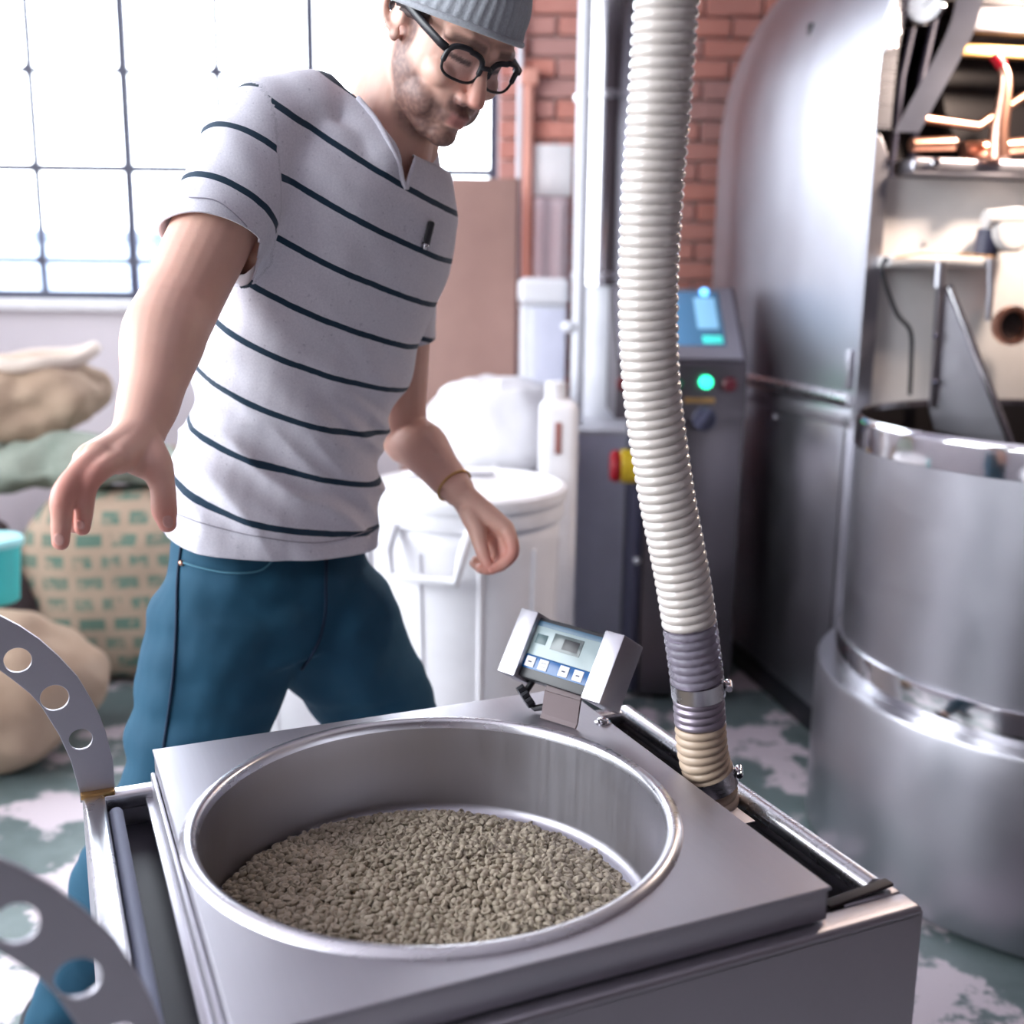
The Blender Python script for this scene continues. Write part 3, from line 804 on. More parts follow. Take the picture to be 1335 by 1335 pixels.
obj('handle_bar', MB().tube([rf(1256, 196, .0), rf(1335, 190, .0)], .020, 16), M['copper'], roaster)
obj('cross_pipe', MB().tube([rf(1205, 155, -.15), rf(1275, 165, -.15), rf(1335, 125, -.15)], .012, 12), M['copper'], roaster)
obj('brass_bar', MB().bx(rf(1278, 40).x, 1.5, .10, .13, rf(1300, 62).z, rf(1300, 46).z, .003), M['brass'], roaster)
obj('valve_block', MB().bx(rf(1284, 10).x, 1.5, .06, .22, rf(1300, 34).z, 2.03, .01), M['drum'], roaster)
# bracket rail, hanging rod, cable, chute flange and port
obj('bracket_rail', MB().bx(rf(1160, 340, .06).x, rf(1290, 340, .06).x, -.06, .035, rf(1220, 349, .06).z, rf(1220, 334, .06).z, .006, 3), M['beige'], roaster)
obj('wire', MB().tube(spline([rf(1168, 336, .07), rf(1200, 331, .07), rf(1250, 331, .07), rf(1296, 335, .07)], 14), .0025, 8), M['brass'], roaster)
obj('hanging_rod', MB().tube([rf(1291, 335, .07), rf(1291, 380, .07), rf(1288, 418, .07)], .009, 12), M['satin'], roaster)
obj('cable', MB().tube(spline([rf(1156, 336, .05), rf(1150, 350, .05), rf(1157, 378, .05), rf(1170, 410, .05), rf(1187, 432, .05), rf(1188, 470, .05), rf(1186, 515, .05)], 30), .0055, 10), M['black'], roaster)
obj('flat_bar', MB().tube([rf(1226, 342, .075), rf(1224, 375, .075)], .015, 14), M['hood'], roaster)
# triangular chute blade: bright outer edge
A_, B_, C_, D_ = rf(1222, 372, .07), rf(1237, 372, .07), rf(1322, 588, .22), rf(1212, 535, .07)
tri = [A_, B_, C_, Vector((D_.x + .02, D_.y, D_.z - .05)), D_]
vs = [(p.x, p.y, p.z) for p in tri] + [(p.x, p.y + .008, p.z) for p in tri]
obj('chute_blade', MB().add(vs, [(0, 1, 2, 3, 4), (9, 8, 7, 6, 5)] + [(i, i + 5, (i + 1) % 5 + 5, (i + 1) % 5) for i in range(5)], False), M['drum'], roaster, label='triangular steel chute blade')
obj('blade_edge', MB().tube([B_, C_], .010, 12), M['polish'], roaster)
obj('blade_back_strip', MB().tube([rf(1226, 375, .074), rf(1214, 530, .074)], [(.014, .006)] * 2, 12), M['satin'], roaster)
for yy in (438, 498): q = rf(1220, yy, .088); obj('strip_bolt', MB().ball(q, .007, None, 12, 8), M['iron'], roaster)
hp_ = rf(1313, 424, .03)
b = MB().lathe([(.036, 0), (.046, .0), (.050, .01), (.050, .03), (.038, .03), (.037, .0)], (0, 0, 0), 40)
me = b.mesh('port_ring'); me.transform(Matrix.Translation(hp_) @ Matrix.Rotation(pi / 2, 4, 'X')); po = obj('port_ring', me, M['copper'], roaster)
obj('port_bore', MB().cyl(hp_ + Vector((0, .015, 0)), hp_ + Vector((0, -.012, 0)), .037, seg=36), M['soot'], po)
fl = rf(1316, 300, .05)
obj('pipe_flange', MB().cyl(fl + Vector((0, .05, 0)), fl + Vector((0, -.03, 0)), .055, seg=32, bevel=.008).tube([rf(1285, 285, .06), rf(1340, 285, .06)], .022, 16), M['beige'], roaster)
obj('side_pipe', MB().tube([rf(1290, 300, .03), rf(1284, 335, .03)], .03, 16), M['iron'], roaster)
# warm work lamp inside the recess roof
lm = bpy.data.lights.new('roaster_work_lamp_offscreen', 'AREA'); lm.shape = 'DISK'; lm.size = .12; lm.energy = 9; lm.color = (1.0, .80, .66)
lo = bpy.data.objects.new('roaster_work_lamp_offscreen', lm); COL.objects.link(lo); lo.parent = roaster
lo.location = (.52, -.30, 2.0); lo.rotation_euler = (math.radians(22), 0, 0)
obj('lamp_shade', MB().lathe([(.03, .06), (.075, .0), (.07, -.005), (.025, .05)], (.52, -.30, 2.03), 32), M['black'], roaster)
obj('lamp_arm', MB().tube([(.52, -.30, 2.09), (.52, -.1, 2.11), (.52, .05, 2.03)], .012, 12), M['black'], roaster)

# ---- cooling drum in front
DX, DY, DR = 1.30, 2.40, .520
drum = root('cooling_drum', (DX, DY, 0), 0, 'round stainless cooling drum with polished bands on a wider base', 'drum')
obj('base_cylinder', MB().lathe([(.0005, .012), (.55, .012), (.572, .018), (.575, .03), (.575, .41), (.570, .42), (.52, .42)], (0, 0, 0), 96), M['drum'], drum)
obj('wall', MB().lathe([(DR, .40), (DR, 1.0)], (0, 0, 0), 96), M['drum'], drum)
obj('lower_band', MB().lathe([(DR + .001, .40), (DR + .010, .402), (DR + .012, .41), (DR + .012, .482), (DR + .010, .490), (DR + .001, .492)], (0, 0, 0), 96), M['polish'], drum)
obj('upper_band', MB().lathe([(DR + .001, .935), (DR + .005, .937), (DR + .006, .99), (DR + .005, 1.0), (DR, 1.006), (DR - .008, 1.004), (DR - .01, .99)], (0, 0, 0), 96), M['polish'], drum)
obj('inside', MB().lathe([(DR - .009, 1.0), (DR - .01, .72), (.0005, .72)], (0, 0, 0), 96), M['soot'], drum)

# ---- control console
Yc = 3.28
def cx(px, py=600, Y=Yc): return at(px, py, Y).x
console = root('control_console', (cx(905), Yc + .2, 0), 0, 'dark steel control console with sloping touch screen and green lamp', 'control console')
bx0, bx1 = cx(843), cx(968)
hx0, hx1 = cx(803, 476), cx(974, 476)
z_low, z_top, z_btn = at(900, 476, Yc).z, at(900, 376, Yc + .28).z, at(900, 545, Yc).z
obj('body', MB().bx(bx0, bx1, Yc + .01, Yc + .33, .02, z_btn, .004), M['cabinet'], console, True)
obj('side_strip', MB().bx(bx0 - .028, bx0 - .002, Yc + .03, Yc + .33, .02, z_btn - .02, .004), M['iron'], console, True)
for py in (730, 860): q = at(834, py, Yc + .03); obj('bolt', MB().cyl((bx0 - .015, Yc + .03, q.z), (bx0 - .015, Yc + .015, q.z), .011, seg=14, bevel=.002), M['bright'], console, True)
hd = outline_plate('head', [[(0, z_btn), (.005, z_low), (.28, z_top), (.33, z_top), (.33, z_btn)]], hx1 - hx0, .003)
hd.transform(Matrix(((0, 0, 1, (hx0 + hx1) / 2), (1, 0, 0, Yc - .015), (0, 1, 0, 0), (0, 0, 0, 1))))
head_o = obj('console_head', hd, M['cabinet'], console, True, 30)
sl = Vector((0, .275, z_top - z_low)); sll = sl.length; slu = sl.normalized(); sln = Vector((1, 0, 0)).cross(slu)
S_ = Vector(((hx0 + hx1) / 2, Yc - .010, z_low))
Rs = Matrix((Vector((1, 0, 0)), slu, sln)).transposed()
def sbox(a0, a1, h0, h1, d0, d1, bev=.001): return MB().box(S_ + Vector((1, 0, 0)) * ((a0 + a1) / 2) + slu * ((h0 + h1) / 2) + sln * ((d0 + d1) / 2), (a1 - a0, h1 - h0, d1 - d0), bev, 2, Rs)
W2 = (hx1 - hx0) / 2
obj('screen_bezel', sbox(-W2 + .01, W2 - .012, .02, sll - .01, .002, .010), M['panel'], console, True)
t = NT('touch_screen'); v = t.coords('Generated'); sep = t.n('ShaderNodeSeparateXYZ'); t.l(v, sep.inputs[0])
c = t.ramp(sep.outputs['X'], [(0.0, srgb(70, 116, 140)), (0.55, srgb(84, 128, 166)), (1.0, srgb(62, 96, 122))])
t.l(c, t.b.inputs['Base Color']); t.set(Roughness=0.12); t.l(c, t.b.inputs['Emission Color']); t.b.inputs['Emission Strength'].default_value = .12; M['screen'] = t.m
scr = obj('touch_screen', sbox(-W2 + .03, W2 - .055, .075, sll - .03, .010, .012), M['screen'], console, True)
obj('screen_tile', sbox(W2 - .125, W2 - .065, .085, .118, .012, .0128, .0003), emit('screen_green', (.05, .55, .48), .35), scr, True)
obj('screen_tile', sbox(W2 - .135, W2 - .07, .15, sll - .06, .012, .0128, .0003), emit('screen_cyan', (.20, .42, .62), .22), scr, True)
q = S_ + Vector((W2 - .098, 0, 0)) + slu * (sll - .035) + sln * .012
obj('pilot_lamp', MB().ball(q, .014, None, 16, 10), M['blue_led'], console, True, label='glowing blue pilot lamp')
def front_btn(name, px, py, r, mat, label=None, depth=.02, par=None):
    q = at(px, py, Yc - .015)
    return obj(name, MB().cyl((q.x, Yc - .010, q.z), (q.x, Yc - .015 - depth, q.z), r, seg=24, bevel=.004), mat, par or console, True, label=label)
front_btn('push_button', 812, 500, .022, plain('dark_red', (.10, .01, .015), .3))
front_btn('push_button', 882, 500, .016, plain('dark_green', (.0, .12, .06), .3))
front_btn('indicator_lamp', 920, 498, .018, M['green_led'], 'lit green indicator lamp')
front_btn('push_button', 951, 501, .022, plain('maroon', (.09, .012, .02), .3))
obj('button_label', MB().box(at(912, 522, Yc - .016), (.09, .003, .016), .0005), M['brass'], console, True)
kn = front_btn('selector_knob', 918, 546, .036, M['iron'], None, .015)
q = at(918, 546, Yc - .04); obj('knob_grip', MB().box(q, (.022, .03, .07), .004, 2, Matrix.Rotation(.6, 3, 'Y')), M['iron'], kn, True)
eq = at(838, 608, Yc + .05)
es = obj('emergency_stop', MB().cyl((bx0 - .002, eq.y, eq.z), (bx0 - .075, eq.y, eq.z), .052, seg=32, bevel=.006), M['yellow'], console, True, label='yellow and red emergency stop button')
obj('stop_mushroom', MB().cyl((bx0 - .072, eq.y, eq.z), (bx0 - .105, eq.y, eq.z), .050, seg=32, bevel=.010), M['red'], es, True)

# ---- pale steel cabinet and vertical duct behind the console
Yp = 3.62
pc = root('steel_cabinet', (at(790, 600, Yp).x, Yp + .35, 0), 0, 'low pale steel cabinet behind the emergency stop button', 'cabinet')
ax0, ax1, az = at(743, 600, Yp).x, at(842, 600, Yp).x, at(790, 562, Yp).z
obj('cabinet_body', MB().bx(ax0, ax1, Yp, Yp + .36, .05, az - .012, .004), M['grey'], pc, True)
obj('cabinet_top', MB().bx(ax0 - .006, ax1 + .006, Yp - .006, Yp + .365, az - .012, az + .004, .006), M['whitep'], pc, True)
obj('plinth', MB().bx(ax0 + .02, ax1 - .02, Yp + .02, Yp + .34, 0, .05), M['black'], pc, True)
dq0, dq1 = at(752, 200, 3.9), at(842, 200, 3.9)
dcx, dr_ = (dq0.x + dq1.x) / 2, (dq1.x - dq0.x) / 2
duct = root('exhaust_duct', (dcx, 3.9 + dr_, 0), 0, 'tall polished steel exhaust duct beside the brick pier', 'duct')
zd = at(790, 372, 3.9).z
obj('duct_pipe', MB().tube([(dcx, 3.9 + dr_, zd), (dcx, 3.9 + dr_, ZC)], dr_, 48), M['polish'], duct, True)
for zz in (zd + .02, zd + .62, zd + 1.4): obj('duct_clamp', MB().lathe([(dr_ + .001, 0), (dr_ + .008, .004), (dr_ + .008, .022), (dr_ + .001, .026)], (dcx, 3.9 + dr_, zz), 48), M['bright'], duct, True)
obj('duct_foot', MB().tube([(dcx, 3.9 + dr_, az + .005), (dcx, 3.9 + dr_, zd + .03)], dr_ * .82, 40), M['whitep'], duct, True)
wp = root('white_pipe', (at(757, 300, 3.75).x, 3.75, az), 0, 'slim white pipe standing left of the polished duct', 'pipe')
xw = at(757, 300, 3.75).x
obj('pipe', MB().tube([(xw, 3.75, az + .004), (xw, 3.75, ZC)], .022, 20), M['whitep'], wp, True)
q = at(742, 426, 3.75); obj('valve', MB().ball((xw - .03, 3.74, q.z), (.03, .02, .02)), M['whitep'], wp, True)

# ---- white round bins
def bin_(cx_, cy_, R, H, label, handle_a, lid=True):
    r_ = root('round_bin', (cx_, cy_, 0), 0, label, 'bin', 'white plastic bins')
    obj('bin_body', MB().lathe([(.0005, .012), (R * .80, .012), (R * .84, .0), (R * .86, .02), (R * .95, H - .10), (R * .955, H - .07), (R * .93, H - .06), (R * .93, H - .01), (R * .90, H - .01), (R * .78, .03), (.0005, .03)], (0, 0, 0), 72), M['white'], r_)
    for k in range(10):
        a = 2 * pi * k / 10 + handle_a + .5
        p0 = (R * .862 * math.cos(a), R * .862 * math.sin(a), .03); p1 = (R * .950 * math.cos(a), R * .950 * math.sin(a), H - .11)
        obj('rib', MB().tube([p0, p1], .0065, 10), M['white'], r_)
    obj('bin_rim', MB().lathe([(R * .94, H - .055), (R * .995, H - .055), (R, H - .045), (R, H - .012), (R * .985, H), (R * .93, H), (R * .925, H - .03)], (0, 0, 0), 72), M['white'], r_)
    hz = H - .12; hb_ = MB()
    ca, sa = math.cos(handle_a), math.sin(handle_a); tx = Vector((-sa, ca, 0)); nn = Vector((ca, sa, 0))
    loop = [nn * (R * .93) + tx * -.095 + Vector((0, 0, H - .05)), nn * (R + .028) + tx * -.092 + Vector((0, 0, hz + .02)), nn * (R + .032) + tx * -.080 + Vector((0, 0, hz - .04)), nn * (R + .032) + tx * .080 + Vector((0, 0, hz - .04)), nn * (R + .028) + tx * .092 + Vector((0, 0, hz + .02)), nn * (R * .93) + tx * .095 + Vector((0, 0, H - .05))]
    obj('bin_handle', hb_.tube(loop, .013, 12), M['white'], r_)
    if lid:
        obj('lid', MB().lathe([(R * 1.02, H - .012), (R * 1.03, H + .004), (R * 1.02, H + .016), (R * .97, H + .022), (R * .90, H + .014), (R * .5, H + .020), (.0005, H + .022)], (0, 0, 0), 72), M['white'], r_)
    return r_
p = at(608, 640, 2.72)
bin_(p.x, 2.72, .248, .775, 'white round bin with a flat lid behind the man, beside the steel cabinet', math.radians(-108))
p = at(390, 700, 3.05)
bin_(p.x, 3.10, .235, .70, 'white round bin standing directly behind the man’s legs'.replace('’', "'"), math.radians(-60), False)
p = at(650, 560, 3.45)
bb_ = bin_(p.x, 3.50, .250, .80, 'white round bin draped with a clear plastic liner below the brown board', math.radians(-70), False)
# crumpled liner heap on the rear bin
R = .25; prof = []; b = MB(); rings = []
for i in range(14):
    f = i / 13
    rr = R * (1.02 if i < 2 else math.cos((f - .1) * pi / 2 / .9) ** .7 * 1.0) if i < 13 else .004
    zz = .80 + (-.06 + .06 * i if i < 2 else .20 * math.sin((f - .1) * pi / 2 / .9))
    rings.append([(p.x + (rr + .018 * noise.noise(Vector((math.cos(a) * 3, math.sin(a) * 3, i * .5))) * (rr > .02)) * math.cos(a), 3.50 + rr * math.sin(a), zz + .02 * noise.noise(Vector((math.cos(a) * 4 * rr / R, math.sin(a) * 4 * rr / R, 5)))) for a in [2 * pi * k / 48 for k in range(48)]])
b.rings(rings, True); single('plastic_liner', b, plain('white_film', (.85, .84, .87), .25), (p.x, 3.5, .8), 'crumpled white plastic liner heaped on the rear bin', 'liner', sharp=0)
q = at(728, 580, 3.1)
jug = root('plastic_jug', (q.x, 3.12, 0), 0, 'tall white plastic jug standing right of the lidded bin', 'jug')
jz = at(715, 498, 3.1).z
obj('jug_body', MB().bx(q.x - .055, q.x + .055, 3.065, 3.175, 0, jz - .05, .03, 4), M['white'], jug, True)
obj('jug_cap', MB().cyl((q.x - .01, 3.12, jz - .055), (q.x - .01, 3.12, jz), .03, seg=24, bevel=.004), M['white'], jug, True)
obj('jug_label', MB().bx(q.x - .012, q.x + .006, 3.061, 3.066, jz - .20, jz - .11, .001), plain('brown_label', srgb(150, 96, 90), .6), jug, True)
# strip and scoop lying on the lid
q = at(600, 604, 2.75)
tag(single('steel_ruler', MB().box((p.x - .12, 2.80, .805), (.24, .03, .006), .001, 2, Matrix.Rotation(.1, 3, 'Z')), M['satin'], (p.x - .12, 2.80, .80), 'thin grey strip lying on the lidded bin', 'strip'))
# ---- brown board, white cabinet, papers
bx0_, bx1_ = at(520, 400, 4.30).x, at(672, 400, 4.30).x; bz = at(620, 232, 4.30).z
t = NT('brown_hardboard'); v = t.coords(); t.l(t.mix(t.noise(v, 5, 5), srgb(150, 116, 108), srgb(176, 140, 128)), t.b.inputs['Base Color']); t.set(Roughness=0.5); M['board'] = t.m
brd = root('brown_board', ((bx0_ + bx1_) / 2, 4.31, 0), 0, 'tall brown hardboard panel standing in front of the window', 'board')
obj('sheet', MB().bx(bx0_, bx1_, 4.30, 4.318, .0, bz, .002), M['board'], brd, True)
obj('edge_strip', MB().bx(bx1_, bx1_ + .012, 4.296, 4.324, .0, bz, .002), plain('dark_edge', srgb(92, 66, 66), .6), brd, True)
Yw = 4.0
wx0, wx1 = at(678, 430, Yw).x, at(738, 430, Yw).x; wz = at(710, 362, Yw).z; wz2 = at(710, 398, Yw).z
wc = root('white_cabinet', ((wx0 + wx1) / 2, Yw + .2, 0), 0, 'tall white lidded cabinet standing right of the brown board', 'cabinet')
obj('cabinet_shell', MB().bx(wx0, wx1, Yw + .012, Yw + .36, 0, wz2, .012, 3), M['whitep'], wc, True)
obj('door', MB().bx(wx0 + .045, wx1 - .004, Yw, Yw + .014, .06, wz2 - .012, .005), M['grey'], wc, True)
obj('lid', MB().bx(wx0 - .008, wx1 + .008, Yw - .012, Yw + .37, wz2, wz, .025, 4), M['white'], wc, True)
Yn = YB - .075
def sheet(name, px0, px1, py0, py1, Y, label, mat, cat, th=.004):
    a, c = at(px0, py0, Y), at(px1, py1, Y)
    return single(name, MB().bx(a.x, c.x, Y, Y + th, c.z, a.z, .001), mat, ((a.x + c.x) / 2, Y, c.z), label, cat)
sheet('paper_notice', 695, 745, 188, 256, Yn, 'blank white paper notice pinned on the brick pier', M['paper'], 'notice', .012)
t = NT('pale_cloth'); t.set(Base_Color=srgb(222, 204, 208), Roughness=0.9); M['cloth'] = t.m
a, c = at(697, 258, Yn - .02), at(740, 362, Yn - .02)
b = MB(); rings = []
for i in range(14):
    f = i / 13; z = a.z + (c.z - .3 - a.z) * f
    ring = []
    for k in range(40):
        th_ = 2 * pi * k / 40; w_ = (c.x - a.x) / 2 * (1 + .05 * f); ring.append(((a.x + c.x) / 2 + w_ * math.cos(th_), Yn - .03 + (.022 + .010 * math.sin(5 * th_ + f)) * math.sin(th_), z))
    rings.append(ring)
single('hanging_cloth', b.rings(rings), M['cloth'], ((a.x + c.x) / 2, Yn - .03, c.z), 'pale pink cloth hanging on the brick pier under the notice', 'cloth', sharp=0)
a = at(690, 100, YB - .08)
cond = root('wall_conduit', (a.x, YB - .08, 0), 0, 'thin salmon conduit pipe running up the brick pier', 'conduit')
M['salmon'] = plain('salmon_paint', srgb(224, 160, 142), .5)
obj('conduit_pipe', MB().tube([(a.x, YB - .085, .02), (a.x, YB - .085, 2.05)], .022, 16), M['salmon'], cond, True)
obj('conduit_box', MB().bx(a.x - .035, a.x + .035, YB - .12, YB - .06, 2.05, 2.11, .006), M['salmon'], cond, True)
obj('conduit_pipe', MB().tube([(a.x - .035, YB - .085, 1.2), (a.x - .035, YB - .085, 3.8)], .012, 14), M['whitep'], cond, True)

# ================================================================== BURLAP SACKS
def burlap(name, c0, c1, print_=None):
    t = NT(name); v = t.coords()
    wv = t.n('ShaderNodeTexWave'); wv.wave_type = 'BANDS'; wv.bands_direction = 'Z'; wv.inputs['Scale'].default_value = 120; wv.inputs['Distortion'].default_value = 1.5; t.l(v, wv.inputs['Vector'])
    wx = t.n('ShaderNodeTexWave'); wx.wave_type = 'BANDS'; wx.bands_direction = 'X'; wx.inputs['Scale'].default_value = 120; wx.inputs['Distortion'].default_value = 1.5; t.l(v, wx.inputs['Vector'])
    weave = t.math('MULTIPLY', wv.outputs['Fac'], wx.outputs['Fac'])
    c = t.mix(t.noise(v, 7, 4), c0, c1)
    if print_ is not None:
        v2 = t.coords('Object', (1, 1, 1), (-pi / 2, 0, 0))
        br_ = t.n('ShaderNodeTexBrick'); br_.inputs['Scale'].default_value = 1.0; br_.inputs['Mortar Size'].default_value = .016; br_.inputs['Mortar Smooth'].default_value = .25
        br_.inputs['Brick Width'].default_value = .105; br_.inputs['Row Height'].default_value = .066; br_.offset = .37; br_.squash = .8
        br_.inputs['Color1'].default_value = (1, 1, 1, 1); br_.inputs['Color2'].default_value = (.8, .8, .8, 1); br_.inputs['Mortar'].default_value = (0, 0, 0, 1)
        t.l(v2, br_.inputs['Vector'])
        wob = t.noise(v, 26, 3, .7)
        k = t.math('MULTIPLY', br_.outputs['Color'], t.ramp(wob, [(.36, (0, 0, 0)), (.50, (1, 1, 1))]))
        c = t.mix(t.math('MULTIPLY', k, .85), c, print_)
    t.l(c, t.b.inputs['Base Color']); t.set(Roughness=0.95); t.bump(weave, .5, .003)
    return t.m
M['burlap'] = burlap('burlap_weave', srgb(150, 124, 104), srgb(196, 172, 150))
M['burlap_print'] = burlap('printed_burlap', srgb(158, 136, 116), srgb(190, 168, 148), srgb(66, 116, 104))
M['burlap_green'] = burlap('greenish_burlap', srgb(92, 112, 100), srgb(176, 178, 166))
M['burlap_shade'] = burlap('shade_burlap', srgb(52, 44, 50), srgb(92, 78, 78))  # darkened weave, the shade between the sacks put into its colour
def sack_mesh(sx, sy, sz, seed, sag=.12, power=2.6, wr=.02, flat=True):
    b = bmesh.new(); bmesh.ops.create_icosphere(b, subdivisions=5, radius=1)
    o_ = Vector((seed * 3.7, seed * 1.3, 0))
    for v in b.verts:
        d = v.co.normalized(); k = (abs(d.x) ** power + abs(d.y) ** power + abs(d.z) ** power) ** (-1 / power); q = d * k
        z = q.z
        bul = 1 + sag * (1 - (z + .25) ** 2)
        p_ = Vector((q.x * sx / 2 * bul, q.y * sy / 2 * bul, z * sz / 2))
        n_ = noise.noise(p_ * 5 + o_) * wr * 1.6 + noise.noise(p_ * 14 + o_) * wr * .5
        p_ += d * n_
        if flat: p_.z = max(p_.z, -sz / 2 + .012 * 0)
        v.co = p_ + Vector((0, 0, sz / 2))
    m_ = MB(); m_.bm(b); zmin = min(v[2] for v in m_.v); m_.v = [(x, y, z - zmin) for x, y, z in m_.v]
    return m_
def sack(px, py, Y, z0, size, rz, mat, label, seed, tilt=0.0, ears=True, **kw):
    p_ = at(px, py, Y); r_ = root('burlap_sack', (p_.x, Y, z0), rz, label, 'sack', 'burlap coffee sacks')
    mm = sack_mesh(*size, seed, **kw); me = mm.mesh('sack_body'); me.transform(Matrix.Rotation(tilt, 4, 'Y'))
    zm = min(v.co.z for v in me.vertices); me.transform(Matrix.Translation((0, 0, -zm)))
    obj('sack_body', me, mat, r_, sharp=0)
    return r_
# standing printed sack, its folded top and neighbours
fl_ = atz(160, 908, 0)
S1_ = sack(165, 800, fl_.y + .26, 0, (.60, .46, .62), math.radians(8), M['burlap_print'], 'standing burlap sack printed with rows of green lettering', 1, sag=.05, power=3.4, wr=.012)
zt1 = .607
sack(110, 640, fl_.y + .35, zt1, (.72, .40, .16), math.radians(4), M['burlap_green'], 'greenish burlap sack slumped flat on top of the printed sack', 2, sag=.1, power=2.2, wr=.05)
# open rolled sack on top: body and flared rim
q = at(30, 560, fl_.y + .45); ro = root('burlap_sack', (q.x, fl_.y + .45, zt1 + .15), 0, 'open burlap sack with rolled pale rim against the wall', 'sack', 'burlap coffee sacks')
mm = sack_mesh(.55, .40, .26, 5, sag=.05, power=2.8, wr=.04); obj('sack_body', mm, M['burlap'], ro, sharp=0)
pp = [(math.cos(a) * .24 + .02 * math.sin(3 * a), math.sin(a) * .15, .275 + .022 * math.sin(2 * a + .6) + .008 * math.sin(5 * a)) for a in [2 * pi * k / 40 for k in range(40)]]
obj('rolled_rim', MB().tube(pp, .022, 12, closed=True), plain('pale_burlap_rim', srgb(214, 198, 186), .95), ro, sharp=0)
obj('sack_mouth', MB().add([(x * .9, y * .9, .275) for x, y, z in pp] + [(0, 0, .268)], [(k, (k + 1) % 40, 40) for k in range(40)]), M['burlap'], ro, sharp=0)
sack(240, 640, fl_.y + .76, 0, (.42, .22, .68), math.radians(-10), M['burlap'], 'narrow tan burlap sack standing behind the printed sack', 6, sag=.1, power=2.2, wr=.03)
sack(-58, 720, fl_.y + .02, 0, (.36, .36, .56), math.radians(20), M['burlap_shade'], 'burlap sack darkened as the shaded gap left of the printed sack', 3, sag=.03, power=2.6, wr=.06)  # added sack, its dark colour stands in for a shaded gap
sack(-120, 700, fl_.y + .62, 0, (.50, .42, .72), math.radians(-12), M['burlap'], 'tall tan burlap sack beyond the darkened sack', 8, sag=.05, power=2.8, wr=.03)
fl2 = atz(0, 1040, 0)
sack(-30, 900, fl2.y + .24, 0, (.58, .46, .42), math.radians(10), M['burlap'], 'low tan burlap sack lying on the floor in front of the pile', 4, sag=.12, power=2.3, wr=.03)
q = at(2, 790, fl2.y + .28)
tb = root('turquoise_tub', (q.x - .02, fl2.y + .28, .432), 0, 'small turquoise plastic tub on the low tan sack', 'tub')
obj('tub', MB().lathe([(.0005, 0), (.060, 0), (.066, .005), (.078, .15), (.084, .152), (.084, .16), (.074, .16), (.062, .01), (.0005, .01)], (0, 0, 0), 36), M['teal'], tb)
obj('tub_lid', MB().lathe([(.086, .158), (.088, .17), (.082, .178), (.0005, .180)], (0, 0, 0), 36), plain('pale_turquoise', (.35, .75, .78), .4), tb)

# ================================================================== PERSON
def tubep(b, pts, rs, seg=20):
    """tapered limb with rounded ends"""
    pts = [Vector(p) for p in pts]; rs = list(rs)
    def mx(r): return max(r) if isinstance(r, (tuple, list)) else r
    def sc(r, k): return tuple(x * k for x in r) if isinstance(r, (tuple, list)) else r * k
    d0 = (pts[0] - pts[1]).normalized(); d1 = (pts[-1] - pts[-2]).normalized()
    P, Rr = [], []
    for k in (80, 60, 35): a = math.radians(k); P.append(pts[0] + d0 * mx(rs[0]) * .7 * math.sin(a)); Rr.append(sc(rs[0], math.cos(a)))
    P += pts; Rr += rs
    for k in (35, 60, 80): a = math.radians(k); P.append(pts[-1] + d1 * mx(rs[-1]) * .7 * math.sin(a)); Rr.append(sc(rs[-1], math.cos(a)))
    b.tube(P, Rr, seg)
def loft(b, secs, seg=36, power=2.3):
    """secs: (centre, ex, ey) half axes"""
    rings = []
    for c, ex, ey in secs:
        ring = []
        for k in range(seg):
            a = 2 * pi * k / seg; ca, sa = math.cos(a), math.sin(a)
            q = (abs(ca) ** power + abs(sa) ** power) ** (-1 / power)
            ring.append(Vector(c) + ex * ca * q + ey * sa * q)
        rings.append(ring)
    b.rings(rings)
def resample(pts, rs, n):
    P = spline(pts, n); out = []
    for i in range(n):
        x = i / (n - 1) * (len(rs) - 1); k = min(int(x), len(rs) - 2); f = x - k; f = f * f * (3 - 2 * f)
        a, c = rs[k], rs[k + 1]
        out.append(tuple(p * (1 - f) + q * f for p, q in zip(a, c)) if isinstance(a, tuple) else a * (1 - f) + c * f)
    return P, out
YAW = math.radians(40)
tF = Vector((math.sin(YAW), -math.cos(YAW), 0)); tR = Vector((-math.cos(YAW), -math.sin(YAW), 0))   # his front, his right
# torso sections: px, py, Y, half width, half depth
TS = [(352, 742, 1.625, .150, .112), (356, 706, 1.62, .158, .120), (363, 640, 1.618, .156, .116), (374, 570, 1.612, .152, .110), (394, 490, 1.602, .153, .110), (418, 400, 1.590, .160, .114), (444, 310, 1.580, .168, .118), (464, 240, 1.575, .160, .108), (480, 185, 1.575, .125, .082), (490, 152, 1.575, .078, .066)]
def tsecs(k=1.0, rows=TS, da=0.0):
    C_ = [at(a, b_, y) for a, b_, y, *_ in rows]; out = []
    for i, (a, b_, y, w_, d_) in enumerate(rows):
        ax = (C_[min(i + 1, len(C_) - 1)] - C_[max(i - 1, 0)]).normalized()
        ex = (tR - ax * tR.dot(ax)).normalized(); ey = ax.cross(ex)
        out.append((C_[i], ex * (w_ * k + da), ey * (d_ * k + da)))
    return out
secs = tsecs()
AX0, AX1 = secs[1][0], secs[7][0]; AXD = (AX1 - AX0).normalized()
neck0 = at(492, 165, 1.575)
